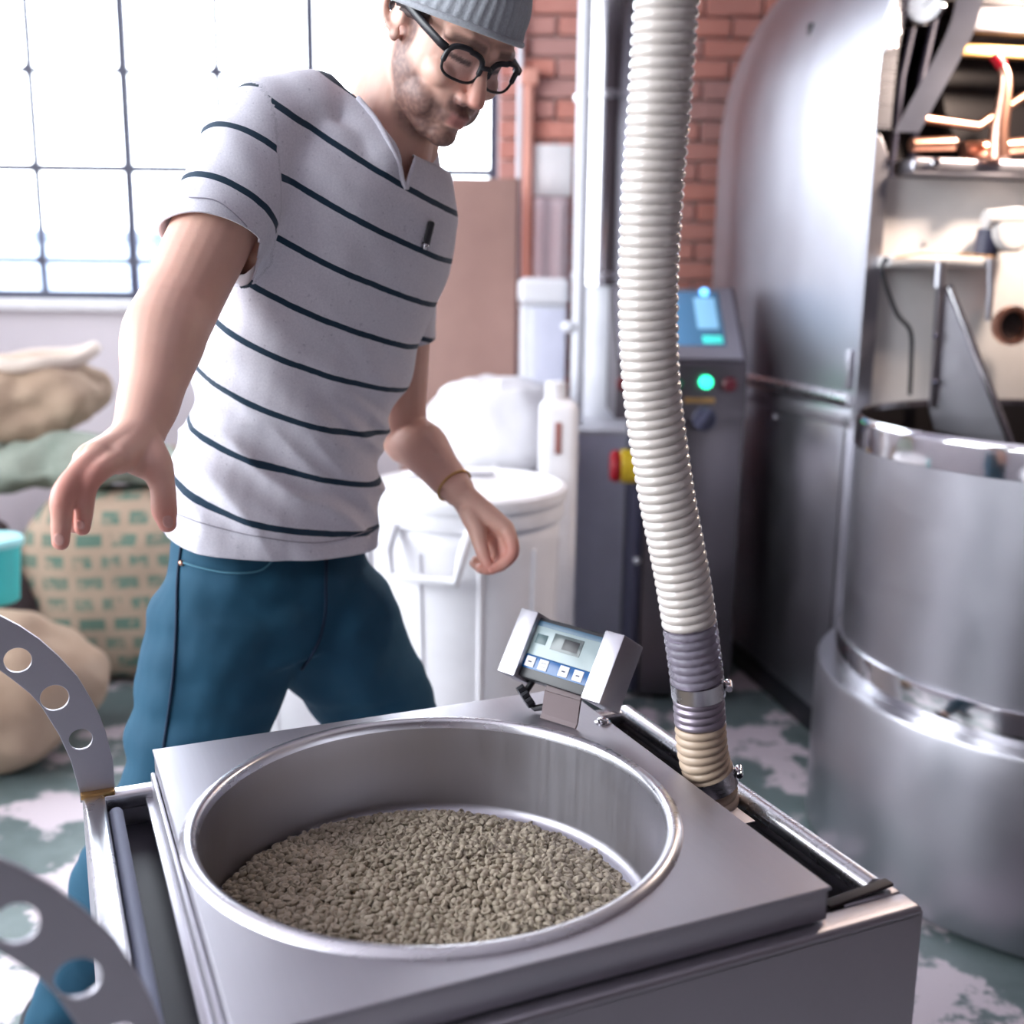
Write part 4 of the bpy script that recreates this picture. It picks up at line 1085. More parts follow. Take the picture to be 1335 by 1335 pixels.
# ---- head frame
hy, hp2, hr = math.radians(40), math.radians(36), math.radians(-7)
hF = Vector((math.sin(hy) * math.cos(hp2), -math.cos(hy) * math.cos(hp2), -math.sin(hp2)))
hL = Vector((0, 0, 1)).cross(hF).normalized(); hU = hF.cross(hL)
hL, hU = hL * math.cos(hr) + hU * math.sin(hr), -hL * math.sin(hr) + hU * math.cos(hr)
HO = Vector((-.0885, 1.535, 1.610)); HS = .97
def H(f, u, l): return HO + (hF * f + hU * u + hL * l) * HS
HM = Matrix((hF, hL, hU)).transposed()          # columns f, l, u
def hb(b, f, u, l, rf_, ru, rl, seg=24, ring=16): b.ball(H(f, u, l), (rf_ * HS, rl * HS, ru * HS), HM, seg, ring)

# right arm
SR, ER, WR = at(340, 190, 1.475), at(234, 395, 1.345), at(180, 566, 1.182)
SL, EL, WL = at(516, 262, 1.690), at(524, 556, 1.790), at(600, 642, 1.690)
skin = MB()
loft(skin, tsecs(1.0, TS, -.026)[0:])
# neck
nb = at(505, 190, 1.565)
P, Rr = resample([at(508, 205, 1.585), nb.lerp(H(-.035, -.07, 0), .55), H(-.030, -.055, 0), H(-.02, 0, 0)], [.056, .054, .057, .06], 14); tubep(skin, P, Rr, 28)
tubep(skin, [at(480, 160, 1.595), H(-.055, -.05, -.01)], [.036, .040]); tubep(skin, [at(530, 195, 1.62), H(-.06, -.05, .02)], [.045, .04])
# head volumes
hb(skin, -.012, .030, 0, .097, .098, .077, 32, 24)
hb(skin, .030, -.018, 0, .062, .080, .066, 28, 18)
hb(skin, .052, -.060, 0, .044, .058, .050)            # mid face
hb(skin, .040, -.075, -.036, .040, .034, .024); hb(skin, .040, -.075, .036, .040, .034, .024)      # jaw sides
tubep(skin, [H(.006, -.058, -.050), H(.03, -.092, -.042), H(.066, -.113, -.016)], [.020 * HS, .017 * HS, .016 * HS]); tubep(skin, [H(.006, -.058, .050), H(.03, -.092, .042), H(.066, -.113, .016)], [.020 * HS, .017 * HS, .016 * HS])
hb(skin, .010, -.048, -.044, .046, .052, .024); hb(skin, .010, -.048, .044, .046, .052, .024)      # cheeks
hb(skin, -.020, -.065, 0, .045, .050, .060)
hb(skin, .076, -.112, 0, .020, .017, .024)            # chin
hb(skin, .078, -.078, 0, .021, .026, .030)            # mouth mass
hb(skin, .060, -.035, -.040, .028, .022, .020); hb(skin, .060, -.035, .040, .028, .022, .020)      # cheekbones
tubep(skin, [H(.066, .014, -.052), H(.082, .020, -.030), H(.088, .016, -.008)], [.011, .012, .011]); tubep(skin, [H(.066, .014, .052), H(.082, .020, .030), H(.088, .016, .008)], [.011, .012, .011])
hb(skin, .066, .040, 0, .022, .034, .056)             # forehead
P, Rr = resample([H(.084, .008, 0), H(.094, -.012, 0), H(.106, -.034, 0), H(.112, -.046, 0)], [.0085, .0095, .012, .0125], 10); tubep(skin, P, [r * HS for r in Rr], 16)
hb(skin, .099, -.050, -.013, .012, .009, .0085); hb(skin, .099, -.050, .013, .012, .009, .0085)     # nostril wings
tubep(skin, [H(.090, -.076, -.022), H(.0985, -.0725, -.008), H(.0985, -.0725, .008), H(.090, -.076, .022)], [.004, .0055, .0055, .004], 12)
tubep(skin, [H(.088, -.084, -.020), H(.0955, -.087, -.007), H(.0955, -.087, .007), H(.088, -.084, .020)], [.004, .006, .006, .004], 12)
for s in (-1, 1):
    hb(skin, .066, -.003, s * .032, .016, .013, .016)  # eyelid bulge
    P = [H(-.004 - .030 * math.sin(a) * .9 - .006, .004 + .030 * math.cos(a), s * (.081 + .006 * math.sin(a))) for a in [math.radians(k) for k in range(-20, 200, 20)]]
    tubep(skin, P, [.0048] * len(P), 10)
    hb(skin, -.014, -.004, s * .077, .014, .022, .006); hb(skin, -.004, -.030, s * .077, .009, .010, .006); hb(skin, .000, -.006, s * .076, .006, .010, .008)
# arms
def arm(b, S, E, W, r, bulge=Vector((0, 0, 0)), tail=None):
    P, Rr = resample([S, S.lerp(E, .5) + bulge * .5, E, E.lerp(W, .32) + bulge, E.lerp(W, .72), W], r, 26); tubep(b, P, Rr, 24)
arm(skin, SR, ER, WR, [.056, .051, .048, .0485, .0350, .0285], Vector((-.004, 0, .006)))
arm(skin, SL, EL, WL, [.055, .047, .042, .042, .032, .026], Vector((.004, 0, 0)))
def finger(b, pts, r):
    P, Rr = resample(pts, r, 4 * len(pts)); tubep(b, P, Rr, 14)
# right hand, reaching out palm down
w0 = at(180, 572, 1.176)
I0, M0, R0, K0 = at(152, 600, 1.112), at(126, 596, 1.105), at(114, 598, 1.125), at(108, 602, 1.148)
for kn_, r in ((I0, .0165), (M0, .0165), (R0, .0155), (K0, .0145)): tubep(skin, [w0.lerp(WR, .3) + (kn_ - w0) * .08, w0.lerp(kn_, .55), kn_], [.0265, .0190, r])
tubep(skin, [w0, I0.lerp(K0, .5).lerp(w0, .35)], [(.026, .022), (.026, .020)])
finger(skin, [I0, at(133, 612, 1.083), at(113, 632, 1.066), at(110, 662, 1.068), at(107, 690, 1.075)], [.0130, .0112, .0118, .0096, .0084])
finger(skin, [M0, at(104, 615, 1.072), at(83, 645, 1.050), at(80, 680, 1.050), at(79, 709, 1.055)], [.0134, .0116, .0124, .0102, .0088])
finger(skin, [R0, at(100, 618, 1.095), at(88, 640, 1.080), at(92, 668, 1.090), at(97, 688, 1.10)], [.0125, .0112, .0105, .0094, .0078])
finger(skin, [K0, at(104, 622, 1.125), at(101, 642, 1.115), at(106, 660, 1.122), at(110, 674, 1.13)], [.0112, .0100, .0092, .0082, .0068])
finger(skin, [at(191, 577, 1.176), at(203, 606, 1.150), at(212, 636, 1.137), at(214, 664, 1.130), at(219, 686, 1.126)], [.0175, .0180, .0136, .0138, .0098])
finger(skin, [at(172, 602, 1.135), at(196, 612, 1.148)], [.013, .013])         # web of the thumb
# left hand, loosely pinched
wl = at(603, 646, 1.688)
li, lm_, lr, lk = at(661, 690, 1.655), at(655, 697, 1.668), at(645, 704, 1.685), at(634, 708, 1.700)
for kn_, r in ((li, .0135), (lm_, .0135), (lr, .013), (lk, .012)): tubep(skin, [wl, wl.lerp(kn_, .55), kn_], [.021, .0175, r])
finger(skin, [li, at(667, 706, 1.640), at(668, 722, 1.632), at(655, 736, 1.628), at(640, 743, 1.626)], [.0125, .0112, .0104, .0094, .0078])
finger(skin, [lm_, at(659, 715, 1.655), at(654, 734, 1.648), at(638, 742, 1.645), at(624, 741, 1.645)], [.0125, .0112, .0104, .0094, .0078])
finger(skin, [lr, at(649, 722, 1.675), at(640, 737, 1.668), at(626, 739, 1.668), at(616, 733, 1.67)], [.012, .0105, .0098, .0088, .0075])
finger(skin, [lk, at(634, 722, 1.692), at(626, 732, 1.690), at(618, 730, 1.69)], [.011, .0096, .0088, .0075])
finger(skin, [at(612, 668, 1.672), at(622, 692, 1.655), at(628, 716, 1.640), at(636, 736, 1.628)], [.0175, .0148, .0115, .0088])
# legs (bare, inside the jeans)
FOOT_R, FOOT_L = atz(62, 1400, 0), atz(585, 1215, 0)
LR = [(300, 800, 1.575), (283, 868, 1.560), (258, 955, 1.540), (240, 1020, 1.520), (203, 1085, 1.505), (160, 1150, 1.510), (112, 1260, 1.535), (80, 1345, 1.56)]
LRr = [.118, .112, .100, .090, .078, .071, .062, .058]
LL = [(424, 800, 1.655), (450, 850, 1.67), (490, 915, 1.70), (518, 985, 1.735), (545, 1050, 1.78), (562, 1110, 1.85), (575, 1160, 1.91)]
LLr = [.112, .106, .092, .082, .073, .066, .058]
for L_, r_ in ((LR, LRr), (LL, LLr)):
    P, Rr = resample([at(*q) for q in L_], [x * .86 for x in r_], 22); tubep(skin, P, Rr, 20)
tubep(skin, [at(*LR[-1]), FOOT_R + Vector((0, 0, .06))], [.045, .04]); tubep(skin, [at(*LL[-1]), FOOT_L + Vector((0, 0, .06))], [.045, .04])
tubep(skin, [at(352, 742, 1.625), at(360, 800, 1.62)], [(.13, .10), (.12, .10)])
body_me = bake(skin, .0027, 4, .5, 'body')

# skin colouring: beard, brows, lips, flush from position in the head frame
co = co_array(body_me); rel = (co - np.array(HO)) / HS
f_, u_, l_ = rel @ np.array(hF), rel @ np.array(hU), rel @ np.array(hL)
def sm(x, a, b_): t_ = np.clip((x - a) / (b_ - a), 0, 1); return t_ * t_ * (3 - 2 * t_)
inhead = (np.linalg.norm(rel, axis=1) < .17)
al = np.abs(l_)
# cheek line of the beard rises from the mouth corner to the sideburn
line = -.052 + (.060 - np.clip(f_, -.03, .09)) * .42
beard = sm(line - u_, -.004, .014) * sm(f_ + .60 * (u_ + .06), -.012, .006) * sm(u_ + .104 + .36 * f_, -.018, .002)
stache = sm(.016 - np.abs(u_ + .0615), 0, .008) * sm(f_, .075, .088) * sm(.030 - al, 0, .010)
beard = np.maximum(beard * (1 - sm(.022 - al, 0, .010) * sm(f_, .088, .094) * sm(u_, -.096, -.088)), stache)
side = sm(.012 - np.abs(f_ - .014), 0, .008) * sm(al, .055, .064) * sm(u_, -.06, -.04) * (1 - sm(u_, .035, .05))
beard = np.maximum(beard, side)
nz = np.array([noise.noise(Vector(c) * 210) for c in co[inhead]]); nz2 = np.zeros(len(co)); nz2[inhead] = nz
chinskin = np.exp(-((f_ - .09) ** 2 + (u_ + .100) ** 2 + (al - .012) ** 2) / .00018)
beard = np.clip(beard * (.92 + .25 * nz2) - .35 * chinskin, 0, 1) * inhead
brow = sm(.0075 - np.abs(u_ - .020 - .10 * (al - .03) * (al < .03) + .25 * np.clip(al - .036, 0, 1)), 0, .005) * sm(f_, .060, .068) * sm(al, .008, .014) * (1 - sm(al, .052, .060)) * inhead
lash = sm(.0045 - np.abs(u_ + .0080 - 6 * (al - .032) ** 2), 0, .002) * sm(f_, .068, .074) * sm(.018 - np.abs(al - .032), 0, .006) * inhead
lips = sm(.0115 - np.abs(u_ + .0800), 0, .005) * sm(f_, .088, .094) * sm(.021 - al, 0, .006) * inhead
red = np.zeros(len(co))
for q in (at(79, 709, 1.055), at(107, 690, 1.075), at(219, 686, 1.126), at(83, 645, 1.05), at(113, 632, 1.066), at(640, 743, 1.626), at(668, 722, 1.632), ER):
    red = np.maximum(red, np.exp(-np.sum((co - np.array(q)) ** 2, axis=1) / .0009))
nose_red = np.exp(-((f_ - .11) ** 2 + (u_ + .045) ** 2 + l_ ** 2) / .0006) * inhead
set_attr(body_me, 'beard', np.clip(beard * .92, 0, 1)); set_attr(body_me, 'brow', np.maximum(brow * .85, lash)); set_attr(body_me, 'lips', lips); set_attr(body_me, 'red', np.maximum(red, nose_red * .8))
t = NT('fair_skin'); v = t.coords()
c = t.mix(t.noise(v, 22, 4), srgb(214, 166, 148), srgb(230, 186, 168))
c = t.mix(t.math('MULTIPLY', t.attr('red'), .55), c, srgb(222, 128, 116))
c = t.mix(t.math('MULTIPLY', t.attr('lips'), .6), c, srgb(176, 96, 98))
c = t.mix(t.math('MULTIPLY', t.attr('beard'), .88), c, srgb(84, 56, 56))
c = t.mix(t.math('MULTIPLY', t.attr('brow'), .9), c, srgb(66, 44, 42))
t.l(c, t.b.inputs['Base Color']); t.set(Roughness=0.48)
t.b.inputs['Subsurface Weight'].default_value = .12; t.b.inputs['Subsurface Radius'].default_value = (.012, .005, .003); t.b.inputs['Subsurface Scale'].default_value = .6
t.bump(t.noise(v, 240, 3), .12, .001); M['skin'] = t.m

bvh_b = BVHTree.FromPolygons([tuple(c) for c in co_array(body_me)], [tuple(p.vertices) for p in body_me.polygons])
PO = Vector((at(352, 742, 1.625).x, 1.62, 0))
person = root('person', PO, 0, 'man in grey beanie, glasses and striped shirt reaching over the cart', 'person')
body = obj('body', body_me, M['skin'], person, True, 0)

# ---- jeans
jn = MB()
PS = [(350, 690, 1.625, .140, .104), (352, 738, 1.625, .154, .116), (352, 775, 1.622, .166, .122), (353, 815, 1.618, .170, .124), (362, 850, 1.615, .150, .115)]
loft(jn, tsecs(1.0, PS))
for L_, r_ in ((LR, LRr), (LL, LLr)):
    P, Rr = resample([at(*q) for q in L_], r_, 30); tubep(jn, P, Rr, 28)
jn_me = bake(jn, .0055, 8, .5, 'jeans')
co = co_array(jn_me); nrm = np.empty(len(jn_me.vertices) * 3); jn_me.vertices.foreach_get('normal', nrm); nrm = nrm.reshape(-1, 3)
# folds: across the limb at the knee, whiskers at the hip
K = np.array(at(*LR[4])); d = []
for c in co:
    z = c[2]; k_ = math.exp(-((c[2] - K[2]) ** 2) / .02)
    a = noise.noise(Vector((c[0] * 6 + c[1] * 4, c[1] * 6, z * 26))) * (.0055 + .009 * k_)
    a += noise.noise(Vector((c[0] * 14 - z * 18, c[1] * 10, z * 8 + c[0] * 22))) * .0040
    d.append(a)
co += nrm * np.array(d)[:, None]; jn_me.vertices.foreach_set('co', co.ravel()); jn_me.update()
t = NT('teal_blue_denim'); v = t.coords()
tw = t.n('ShaderNodeTexWave'); tw.wave_type = 'BANDS'; tw.bands_direction = 'DIAGONAL'; tw.inputs['Scale'].default_value = 300; t.l(v, tw.inputs['Vector'])
c = t.mix(t.noise(v, 6, 5), srgb(0, 46, 72), srgb(5, 76, 102)); c = t.mix(t.math('MULTIPLY', tw.outputs['Fac'], .3), c, srgb(12, 86, 112))
t.l(c, t.b.inputs['Base Color']); t.set(Roughness=0.8); t.b.inputs['Sheen Weight'].default_value = .08; t.b.inputs['Sheen Tint'].default_value = (.3, .7, 1, 1)
t.bump(t.math('ADD', tw.outputs['Fac'], t.math('MULTIPLY', t.noise(v, 40, 3), 2)), .25, .0015); M['denim'] = t.m
bvh_j = BVHTree.FromPolygons([tuple(c) for c in co], [tuple(p.vertices) for p in jn_me.polygons])
jeans = obj('jeans', jn_me, M['denim'], person, True, 0)
def on_surface(bvh, px, py, lift=.0015):
    h = bvh.ray_cast(CAM, ray(px, py).normalized()); return None if h[0] is None else h[0] + h[1] * lift
def seam(name, bvh, pix, r, mat, par, n=40, flat=1.0):
    pts = []
    pl_ = [Vector((x, y, 0)) for x, y in pix]
    for q in spline(pl_, n):
        s_ = on_surface(bvh, q.x, q.y)
        if s_ is not None and (not pts or (s_ - pts[-1]).length < .05): pts.append(s_)
    if len(pts) > 3: return obj(name, MB().tube(pts, r, 8), mat, par, True, 0)
M['stitch'] = plain('pale_stitching', srgb(70, 120, 140), .8); M['seam'] = plain('dark_denim_seam', srgb(2, 36, 62), .8)
seam('pocket_edge', bvh_j, [(236, 732), (262, 740), (300, 747), (335, 745), (352, 734), (357, 722)], .0016, M['stitch'], jeans)
seam('side_seam', bvh_j, [(238, 706), (232, 760), (230, 830), (224, 900), (212, 985)], .0022, M['seam'], jeans)
seam('fly_seam', bvh_j, [(425, 722), (424, 760), (423, 800), (414, 838), (394, 872)], .0024, M['seam'], jeans)
q = on_surface(bvh_j, 238, 734); 
if q is not None: obj('rivet', MB().ball(q, .0045, None, 12, 8), M['copper'], jeans, True)
# ---- shoes
def shoe(ft, ang, mat):
    fd = Vector((math.cos(ang), math.sin(ang), 0)); sd = Vector((-fd.y, fd.x, 0)); b = MB()
    loft(b, [(ft + fd * a + Vector((0, 0, h / 2 + .018)), sd * w_, Vector((0, 0, h / 2))) for a, w_, h in ((-.085, .02, .04), (-.075, .034, .085), (-.03, .040, .10), (.03, .042, .09), (.09, .046, .065), (.15, .044, .050), (.185, .030, .036), (.195, .01, .02))], 20, 2.4)
    o_ = obj('shoe', b, mat, person, True, 0)
    s_ = MB(); loft(s_, [(ft + fd * a + Vector((0, 0, .010)), sd * w_, Vector((0, 0, .010))) for a, w_ in ((-.09, .02), (-.08, .037), (-.03, .043), (.09, .049), (.15, .047), (.19, .032), (.2, .012))], 20, 4); obj('sole', s_, M['paper'], o_, True, 0)
M['shoe'] = plain('dark_canvas', (.02, .022, .03), .8)
shoe(FOOT_R, math.radians(-70), M['shoe']); shoe(FOOT_L, math.radians(-40), M['shoe'])

# ---- striped T-shirt
sh = MB()
rows = list(TS); rows[0] = (350, 760, 1.625, .166, .128); rows[1] = (355, 712, 1.62, .166, .128); rows[2] = (361, 645, 1.617, .162, .122)
loft(sh, tsecs(1.0, rows, .004)[:-1])
S2 = SR.lerp(ER, .62); sl_dir = (ER - SR).normalized()
P, Rr = resample([at(455, 160, 1.555), at(400, 152, 1.515), SR + Vector((0, 0, .003)), SR.lerp(ER, .35), S2, SR.lerp(ER, .8)], [.050, .060, .068, .066, .064, .063], 18); tubep(sh, P, Rr, 26)
P, Rr = resample([at(500, 190, 1.60), at(522, 215, 1.655), SL, SL.lerp(EL, .35), SL.lerp(EL, .6), SL.lerp(EL, .75)], [.050, .058, .063, .060, .058, .057], 18); tubep(sh, P, Rr, 26)
tubep(sh, [at(468, 150, 1.56), at(510, 175, 1.60)], [.055, .050]); tubep(sh, [at(448, 152, 1.530), at(475, 185, 1.520), at(500, 215, 1.515)], [.046, .047, .045])
sh_me = bake(sh, .0045, 9, .5, 'shirt')
co = co_array(sh_me); nrm = np.empty(len(sh_me.vertices) * 3); sh_me.vertices.foreach_get('normal', nrm); nrm = nrm.reshape(-1, 3)
tc_ = (co - np.array(AX0)) @ np.array(AXD)
d = []
for c, s in zip(co, tc_):
    # drape folds running diagonally across the belly, loose hem
    w_ = math.exp(-((s - .16) / .16) ** 2)
    p_ = Vector(c); q1 = p_.dot(Vector((.55, .25, .80)))
    d.append(noise.noise(Vector((q1 * 16, p_.x * 4, p_.y * 4))) * .013 * w_ + abs(noise.noise(Vector((q1 * 22 + 3, p_.x * 9, p_.y * 6)))) * -.017 * w_ + noise.noise(p_ * 13) * .003 + noise.noise(Vector((p_.dot(Vector((.8, .3, .5))) * 26, p_.z * 7, 3))) * .0035)
co += nrm * np.array(d)[:, None]
sh_me.vertices.foreach_set('co', co.ravel()); sh_me.update()
bm_ = bmesh.new(); bm_.from_mesh(sh_me)
# hem
hem_p = at(356, 694, 1.62); hem_n = Vector((.15, -.05, 1)).normalized()
r_ = bmesh.ops.bisect_plane(bm_, geom=bm_.verts[:] + bm_.edges[:] + bm_.faces[:], plane_co=hem_p, plane_no=-hem_n, clear_outer=True)
def cut_local(bm_, centre, rad, pco, pno, axis, arad, lat):
    def axd(p_): w_ = p_ - pco; return (w_ - axis * w_.dot(axis)).length
    near_ = lambda f: (f.calc_center_median() - centre).length < rad and axd(f.calc_center_median()) < arad and abs((f.calc_center_median() - AX1).dot(tR)) > lat
    fs_ = [f for f in bm_.faces if near_(f)]
    g = set(fs_)
    for f in fs_: g.update(f.edges); g.update(f.verts)
    bmesh.ops.bisect_plane(bm_, geom=list(g), plane_co=pco, plane_no=pno)
    de = [f for f in bm_.faces if near_(f) and (f.calc_center_median() - pco).dot(pno) > 0]
    bmesh.ops.delete(bm_, geom=de, context='FACES')
cut_local(bm_, S2 + sl_dir * .05, .14, S2, (sl_dir + Vector((.22, 0, -.10))).normalized(), sl_dir, .082, abs((S2 - AX1).dot(tR)) - .040)
SL2 = SL.lerp(EL, .58); d2 = (EL - SL).normalized(); cut_local(bm_, SL2 + d2 * .05, .12, SL2, d2, d2, .075, abs((SL2 - AX1).dot(tR)) - .05)
# V neck: opening bounded by two planes through the camera-independent neckline points
_bv = BVHTree.FromBMesh(bm_)
def hit(px, py): return _bv.ray_cast(CAM, ray(px, py).normalized())[0]
VA, VB, VC = hit(466, 128), hit(529, 248), hit(541, 206)
nf = (tF * .8 + Vector((0, 0, .6))).normalized()
chest = at(500, 170, 1.56)
n1 = (VB - VA).cross(nf).normalized(); n2 = (VC - VB).cross(nf).normalized()
inside_pt = at(500, 150, 1.53)
if (inside_pt - VA).dot(n1) < 0: n1 = -n1
if (inside_pt - VB).dot(n2) < 0: n2 = -n2
fs_ = [f for f in bm_.faces if (f.calc_center_median() - chest).length < .19]
for pc_, pn_ in ((VA, n1), (VB, n2)):
    fs_ = [f for f in bm_.faces if (f.calc_center_median() - chest).length < .19]
    g = set(fs_)
    for f in fs_: g.update(f.edges); g.update(f.verts)
    bmesh.ops.bisect_plane(bm_, geom=list(g), plane_co=pc_, plane_no=pn_)
backn = -tF
de = [f for f in bm_.faces if (f.calc_center_median() - chest).length < .19 and (f.calc_center_median() - VA).dot(n1) > 0 and (f.calc_center_median() - VB).dot(n2) > 0]
bmesh.ops.delete(bm_, geom=de, context='FACES')
# keep the largest connected piece
bm_.verts.ensure_lookup_table(); seen_ = set(); best = []
for v0 in bm_.verts:
    if v0.index in seen_: continue
    st = [v0]; comp = []; seen_.add(v0.index)
    while st:
        x = st.pop(); comp.append(x)
        for e_ in x.link_edges:
            y = e_.other_vert(x)
            if y.index not in seen_: seen_.add(y.index); st.append(y)
    if len(comp) > len(best): best = comp
bs = set(best); bmesh.ops.delete(bm_, geom=[v0 for v0 in bm_.verts if v0 not in bs], context='VERTS')
bm_.to_mesh(sh_me); bm_.free(); sh_me.update()
co = co_array(sh_me)
# stripe phase: along the torso, or along each sleeve
SPC = .0735
dd_ = co - np.array(hem_p); ph = (dd_[:, 2] - .09 * dd_[:, 1] + dd_[:, 0] * (.33 + .66 * np.clip(dd_[:, 2], 0, 1)) - .056) / SPC / 1.145
def sleeve_phase(S, E, off, cut):
    dd = (E - S).normalized(); al_ = (co - np.array(S)) @ np.array(dd); rad = np.linalg.norm((co - np.array(S)) - al_[:, None] * np.array(dd), axis=1)
    return al_, rad
tx = (co - np.array(AX0)) @ np.array(tR); 
al_, rad_ = sleeve_phase(SR, ER, 0, 0)
# the right armhole seam plane
seam_p = at(385, 235, 1.47); seam_n = (sl_dir * .55 + tR * .83).normalized()
is_r = ((co - np.array(seam_p)) @ np.array(seam_n) > 0) & (rad_ < .078) & (al_ > -.09) & ((co - np.array(AX1)) @ np.array(tR) > abs((S2 - AX1).dot(tR)) - .075)
ph_r = (al_ - .103) / SPC
ph = np.where(is_r, ph_r, ph)
set_attr(sh_me, 'stripe', ph)
t = NT('striped_jersey'); v = t.coords()
fr = t.math('FRACT', t.math('ADD', t.math('ADD', t.attr('stripe'), t.math('MULTIPLY', t.noise(v, 40, 2), .03)), 40.0))
ln = t.math('LESS_THAN', fr, .115)
# solid stripes only where the jersey has them
c = t.mix(t.noise(v, 420, 2), srgb(196, 194, 206), srgb(232, 230, 238)); c = t.mix(t.ramp(t.noise(v, 160, 2), [(.66, (0, 0, 0)), (.74, (1, 1, 1))]), c, srgb(190, 188, 200))
c = t.mix(ln, c, srgb(4, 44, 66)); t.l(c, t.b.inputs['Base Color']); t.set(Roughness=0.9); t.b.inputs['Sheen Weight'].default_value = .2
t.bump(t.noise(v, 500, 2), .15, .001); M['jersey'] = t.m
t = NT('plain_jersey'); v = t.coords(); t.l(t.mix(t.noise(v, 420, 2), srgb(196, 194, 206), srgb(232, 230, 238)), t.b.inputs['Base Color']); t.set(Roughness=0.9); M['jersey_plain'] = t.m
bvh_s = BVHTree.FromPolygons([tuple(c) for c in co], [tuple(p.vertices) for p in sh_me.polygons])
shirt = obj('shirt', sh_me, M['jersey'], person, True, 0, 'light grey T-shirt with thin dark teal stripes')
so = shirt.modifiers.new('thickness', 'SOLIDIFY'); so.thickness = .0025; so.offset = -1
# neckline band along the V
band = []
for a, c in ((VA, VB), (VB, VC)):
    for i in range(14):
        q = a.lerp(c, i / 14); h = bvh_s.find_nearest(q)
        if h[0] is not None: band.append(h[0] + h[1] * .001)
band = [band[0]] + [(band[i - 1] + band[i] * 2 + band[i + 1]) / 4 for i in range(1, len(band) - 1)] + [band[-1]]
obj('neckband', MB().tube(band, .0034, 10), M['jersey_plain'], shirt, True, 0)
# hem and cuff fold
def ring_band(S, dd, pno, rad, name):
    pass
M['hemline'] = plain('jersey_hem_line', srgb(150, 146, 158), .9)
seam('hem_stitch', bvh_s, [(226, 668), (270, 684), (330, 698), (395, 707), (440, 704), (484, 690)], .0007, M['hemline'], shirt, 60)
seam('cuff_stitch', bvh_s, [(247, 258), (280, 262), (308, 282), (330, 306)], .0007, M['hemline'], shirt, 30)
# small dark clip at the bottom of the V
q = on_surface(bvh_s, 556, 305, .004) or at(556, 305, 1.5)
clip = root('lapel_clip', q, 0, 'small dark clip fastened at the shirt neckline', 'clip')
obj('clip_body', MB().box((0, 0, 0), (.010, .008, .036), .003, 2, Matrix.Rotation(.25, 3, 'Y')), M['black'], clip)
obj('clip_pin', MB().ball((-.004, -.004, -.016), .005, None, 12, 8), M['polish'], clip)

# ---- beanie
bn_ = MB(); rings = []
NR = 176
capc = (-.012, .030)
for i in range(22):
    f = i / 21
    if i < 4: kk = (1.0, 1.012, 1.012, 1.004)[i]; el = (-.012, -.008, .004, .02)[i]
    ring = []
    for k in range(NR):
        a = 2 * pi * k / NR
        rib = .0011 * math.cos(44 * a)
        if i < 18:
            uu = .026 + .100 * (i / 17)
            tt = max(0.0, min(1.0, (uu - .030) / .112)); sc_ = math.sqrt(max(0.02, 1 - tt ** 2.4))
        else:
            uu = .126 + .006 * (i - 17); sc_ = (.40, .28, .16, .04)[i - 18]
        flare = .004 * max(0, 1 - i / 3)
        ff = (.109 + flare + rib) * sc_ * math.cos(a) + capc[0]; ll = (.0885 + flare + rib) * sc_ * math.sin(a)
        # the brim rises over the forehead and dips to the ears and nape
        ub = .010 + .030 * math.cos(a); g_ = (uu - .026) / .118
        ring.append(H(ff, ub + (.136 - ub) * g_, ll))
    rings.append(ring)
bn_.rings(rings, True)
t = NT('ribbed_grey_knit'); v = t.coords(); t.l(t.mix(t.noise(v, 300, 2), srgb(138, 142, 150), srgb(178, 182, 188)), t.b.inputs['Base Color']); t.set(Roughness=0.95); t.b.inputs['Sheen Weight'].default_value = .4; t.bump(t.noise(v, 260, 3), .4, .002); M['knit'] = t.m
bo_ = obj('beanie', bn_, M['knit'], person, True, 0, 'ribbed grey knit beanie')
hem_r = [H(r_[0], r_[1], r_[2]) for r_ in [((.1125) * math.cos(a) + capc[0], .011 + .030 * math.cos(a), .0920 * math.sin(a)) for a in [2 * pi * k / 80 for k in range(80)]]]
obj('brim_edge', MB().tube(hem_r, .0042, 10, closed=True), M['knit'], bo_, True, 0)
# hair under the brim
obj('hair', MB().tube([H(.094 * math.cos(a) - .012, .000 + .026 * math.cos(a), .0765 * math.sin(a)) for a in [math.radians(k) for k in range(60, 301, 6)]], .006, 10), plain('dark_brown_hair', srgb(60, 42, 40), .7), person, True, 0)

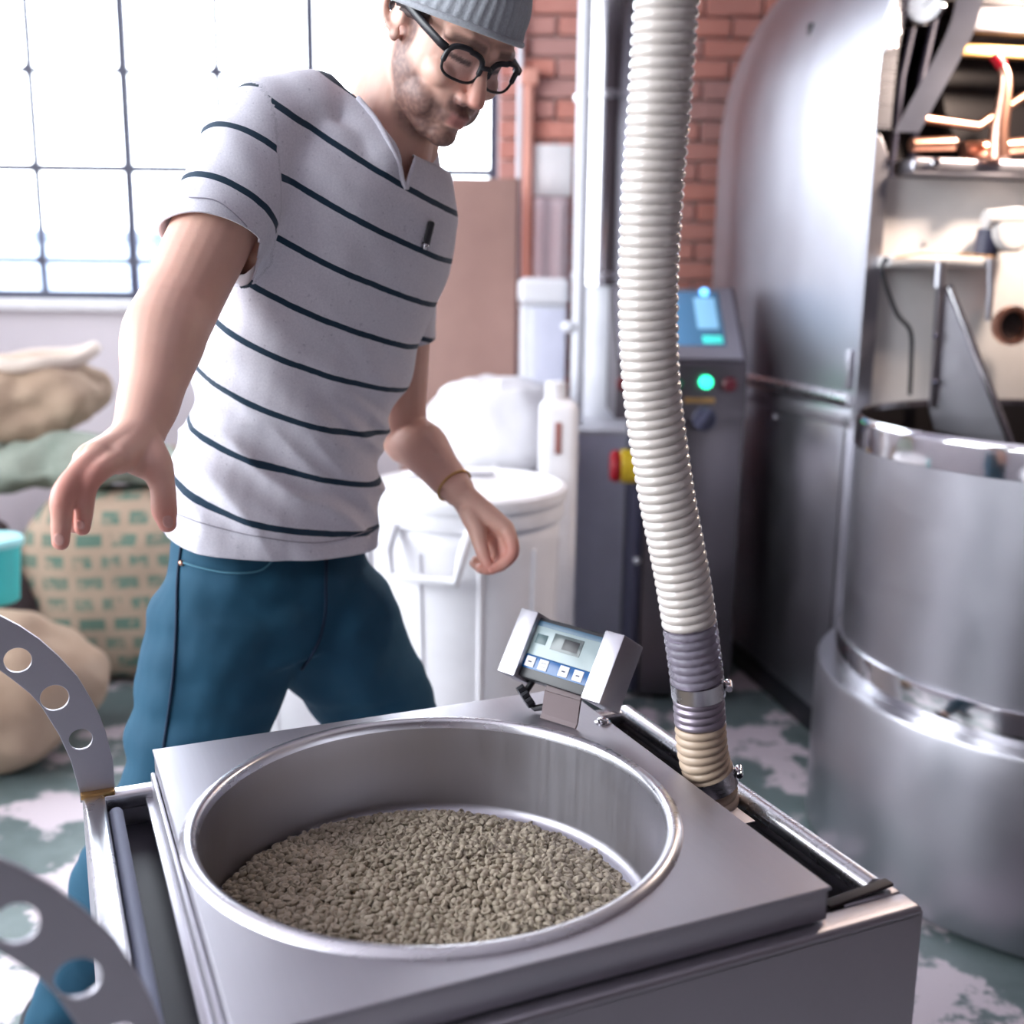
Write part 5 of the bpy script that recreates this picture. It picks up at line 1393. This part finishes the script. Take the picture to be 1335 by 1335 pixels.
# ---- eyeglasses
gl = root('eyeglasses', (0, 0, 0), 0); gl.parent = person; gl.location = Vector(HO) - PO
def gpart(name, mb, mat, par=None):
    me = mb.mesh(name); me.transform(Matrix.Translation(HO).inverted()); o_ = bpy.data.objects.new(name, me); COL.objects.link(o_); me.materials.append(mat); o_.parent = par or gl; return o_
GF, GU = .100, -.010
for s in (-1, 1):
    lp_ = []
    for k in range(48):
        a = 2 * pi * k / 48; ca, sa = math.cos(a), math.sin(a); q_ = (abs(ca) ** 3 + abs(sa) ** 3) ** (-1 / 3)
        x_, y_ = .0265 * ca * q_, .0195 * sa * q_ * (1.05 if sa > 0 else 1.0)
        lp_.append(H(GF - .012 * ((x_ + .034) / .06) ** 2 + .10 * y_ * 0, GU + y_ + (.002 if ca > 0 and sa > 0 else 0), s * (.0345 + x_)))
    rs = [.0036 if math.sin(2 * pi * k / 48) > -.15 else .0018 for k in range(48)]
    gpart('rim', MB().tube(lp_, rs, 10, closed=True), M['black'])
    cen = sum(lp_, Vector()) / 48
    gpart('lens', MB().add(lp_ + [cen], [(k, (k + 1) % 48, 48) for k in range(48)]), M['lens'])
    hinge = H(GF - .014, GU + .012, s * .062)
    gpart('temple', MB().tube([hinge, H(GF - .022, GU + .014, s * .070), H(.04, GU + .018, s * .078), H(.0, GU + .022, s * .082), H(-.018, GU + .016, s * .083)], [(.0032, .0066)] * 5, 10), M['black'])
gpart('bridge', MB().tube([H(GF, GU + .006, -.010), H(GF + .003, GU + .009, 0), H(GF, GU + .006, .010)], .0032, 10), M['black'])
# thin wrist band
wb = at(594, 636, 1.695); ax = (WL - EL).normalized(); e1 = ax.orthogonal().normalized(); e2 = ax.cross(e1)
obj('wristband', MB().tube([EL.lerp(WL, .90) + (e1 * math.cos(a) + e2 * math.sin(a)) * .0300 for a in [2 * pi * k / 40 for k in range(40)]], .002, 8, closed=True), M['brass'], person, True, 0)

# ---- finger nails
M['nail'] = plain('finger_nail', srgb(226, 174, 162), .3)
for (px, py, tx, ty, ln_, wd) in ((77, 703, 76, 690, .0070, .0058), (105, 684, 108, 672, .0060, .0050), (219, 680, 216, 668, .0072, .0060)):
    h = bvh_b.ray_cast(CAM, ray(px, py).normalized()); h2 = bvh_b.ray_cast(CAM, ray(tx, ty).normalized())
    if h[0] is None or h2[0] is None: continue
    n_ = h[1].normalized(); d_ = (h2[0] - h[0]); d_ = (d_ - n_ * d_.dot(n_)).normalized(); e_ = n_.cross(d_)
    obj('fingernail', MB().ball(h[0] + n_ * .0001, (wd * .9, ln_, .0010), Matrix((e_, d_, n_)).transposed(), 14, 8), M['nail'], body, True, 0)
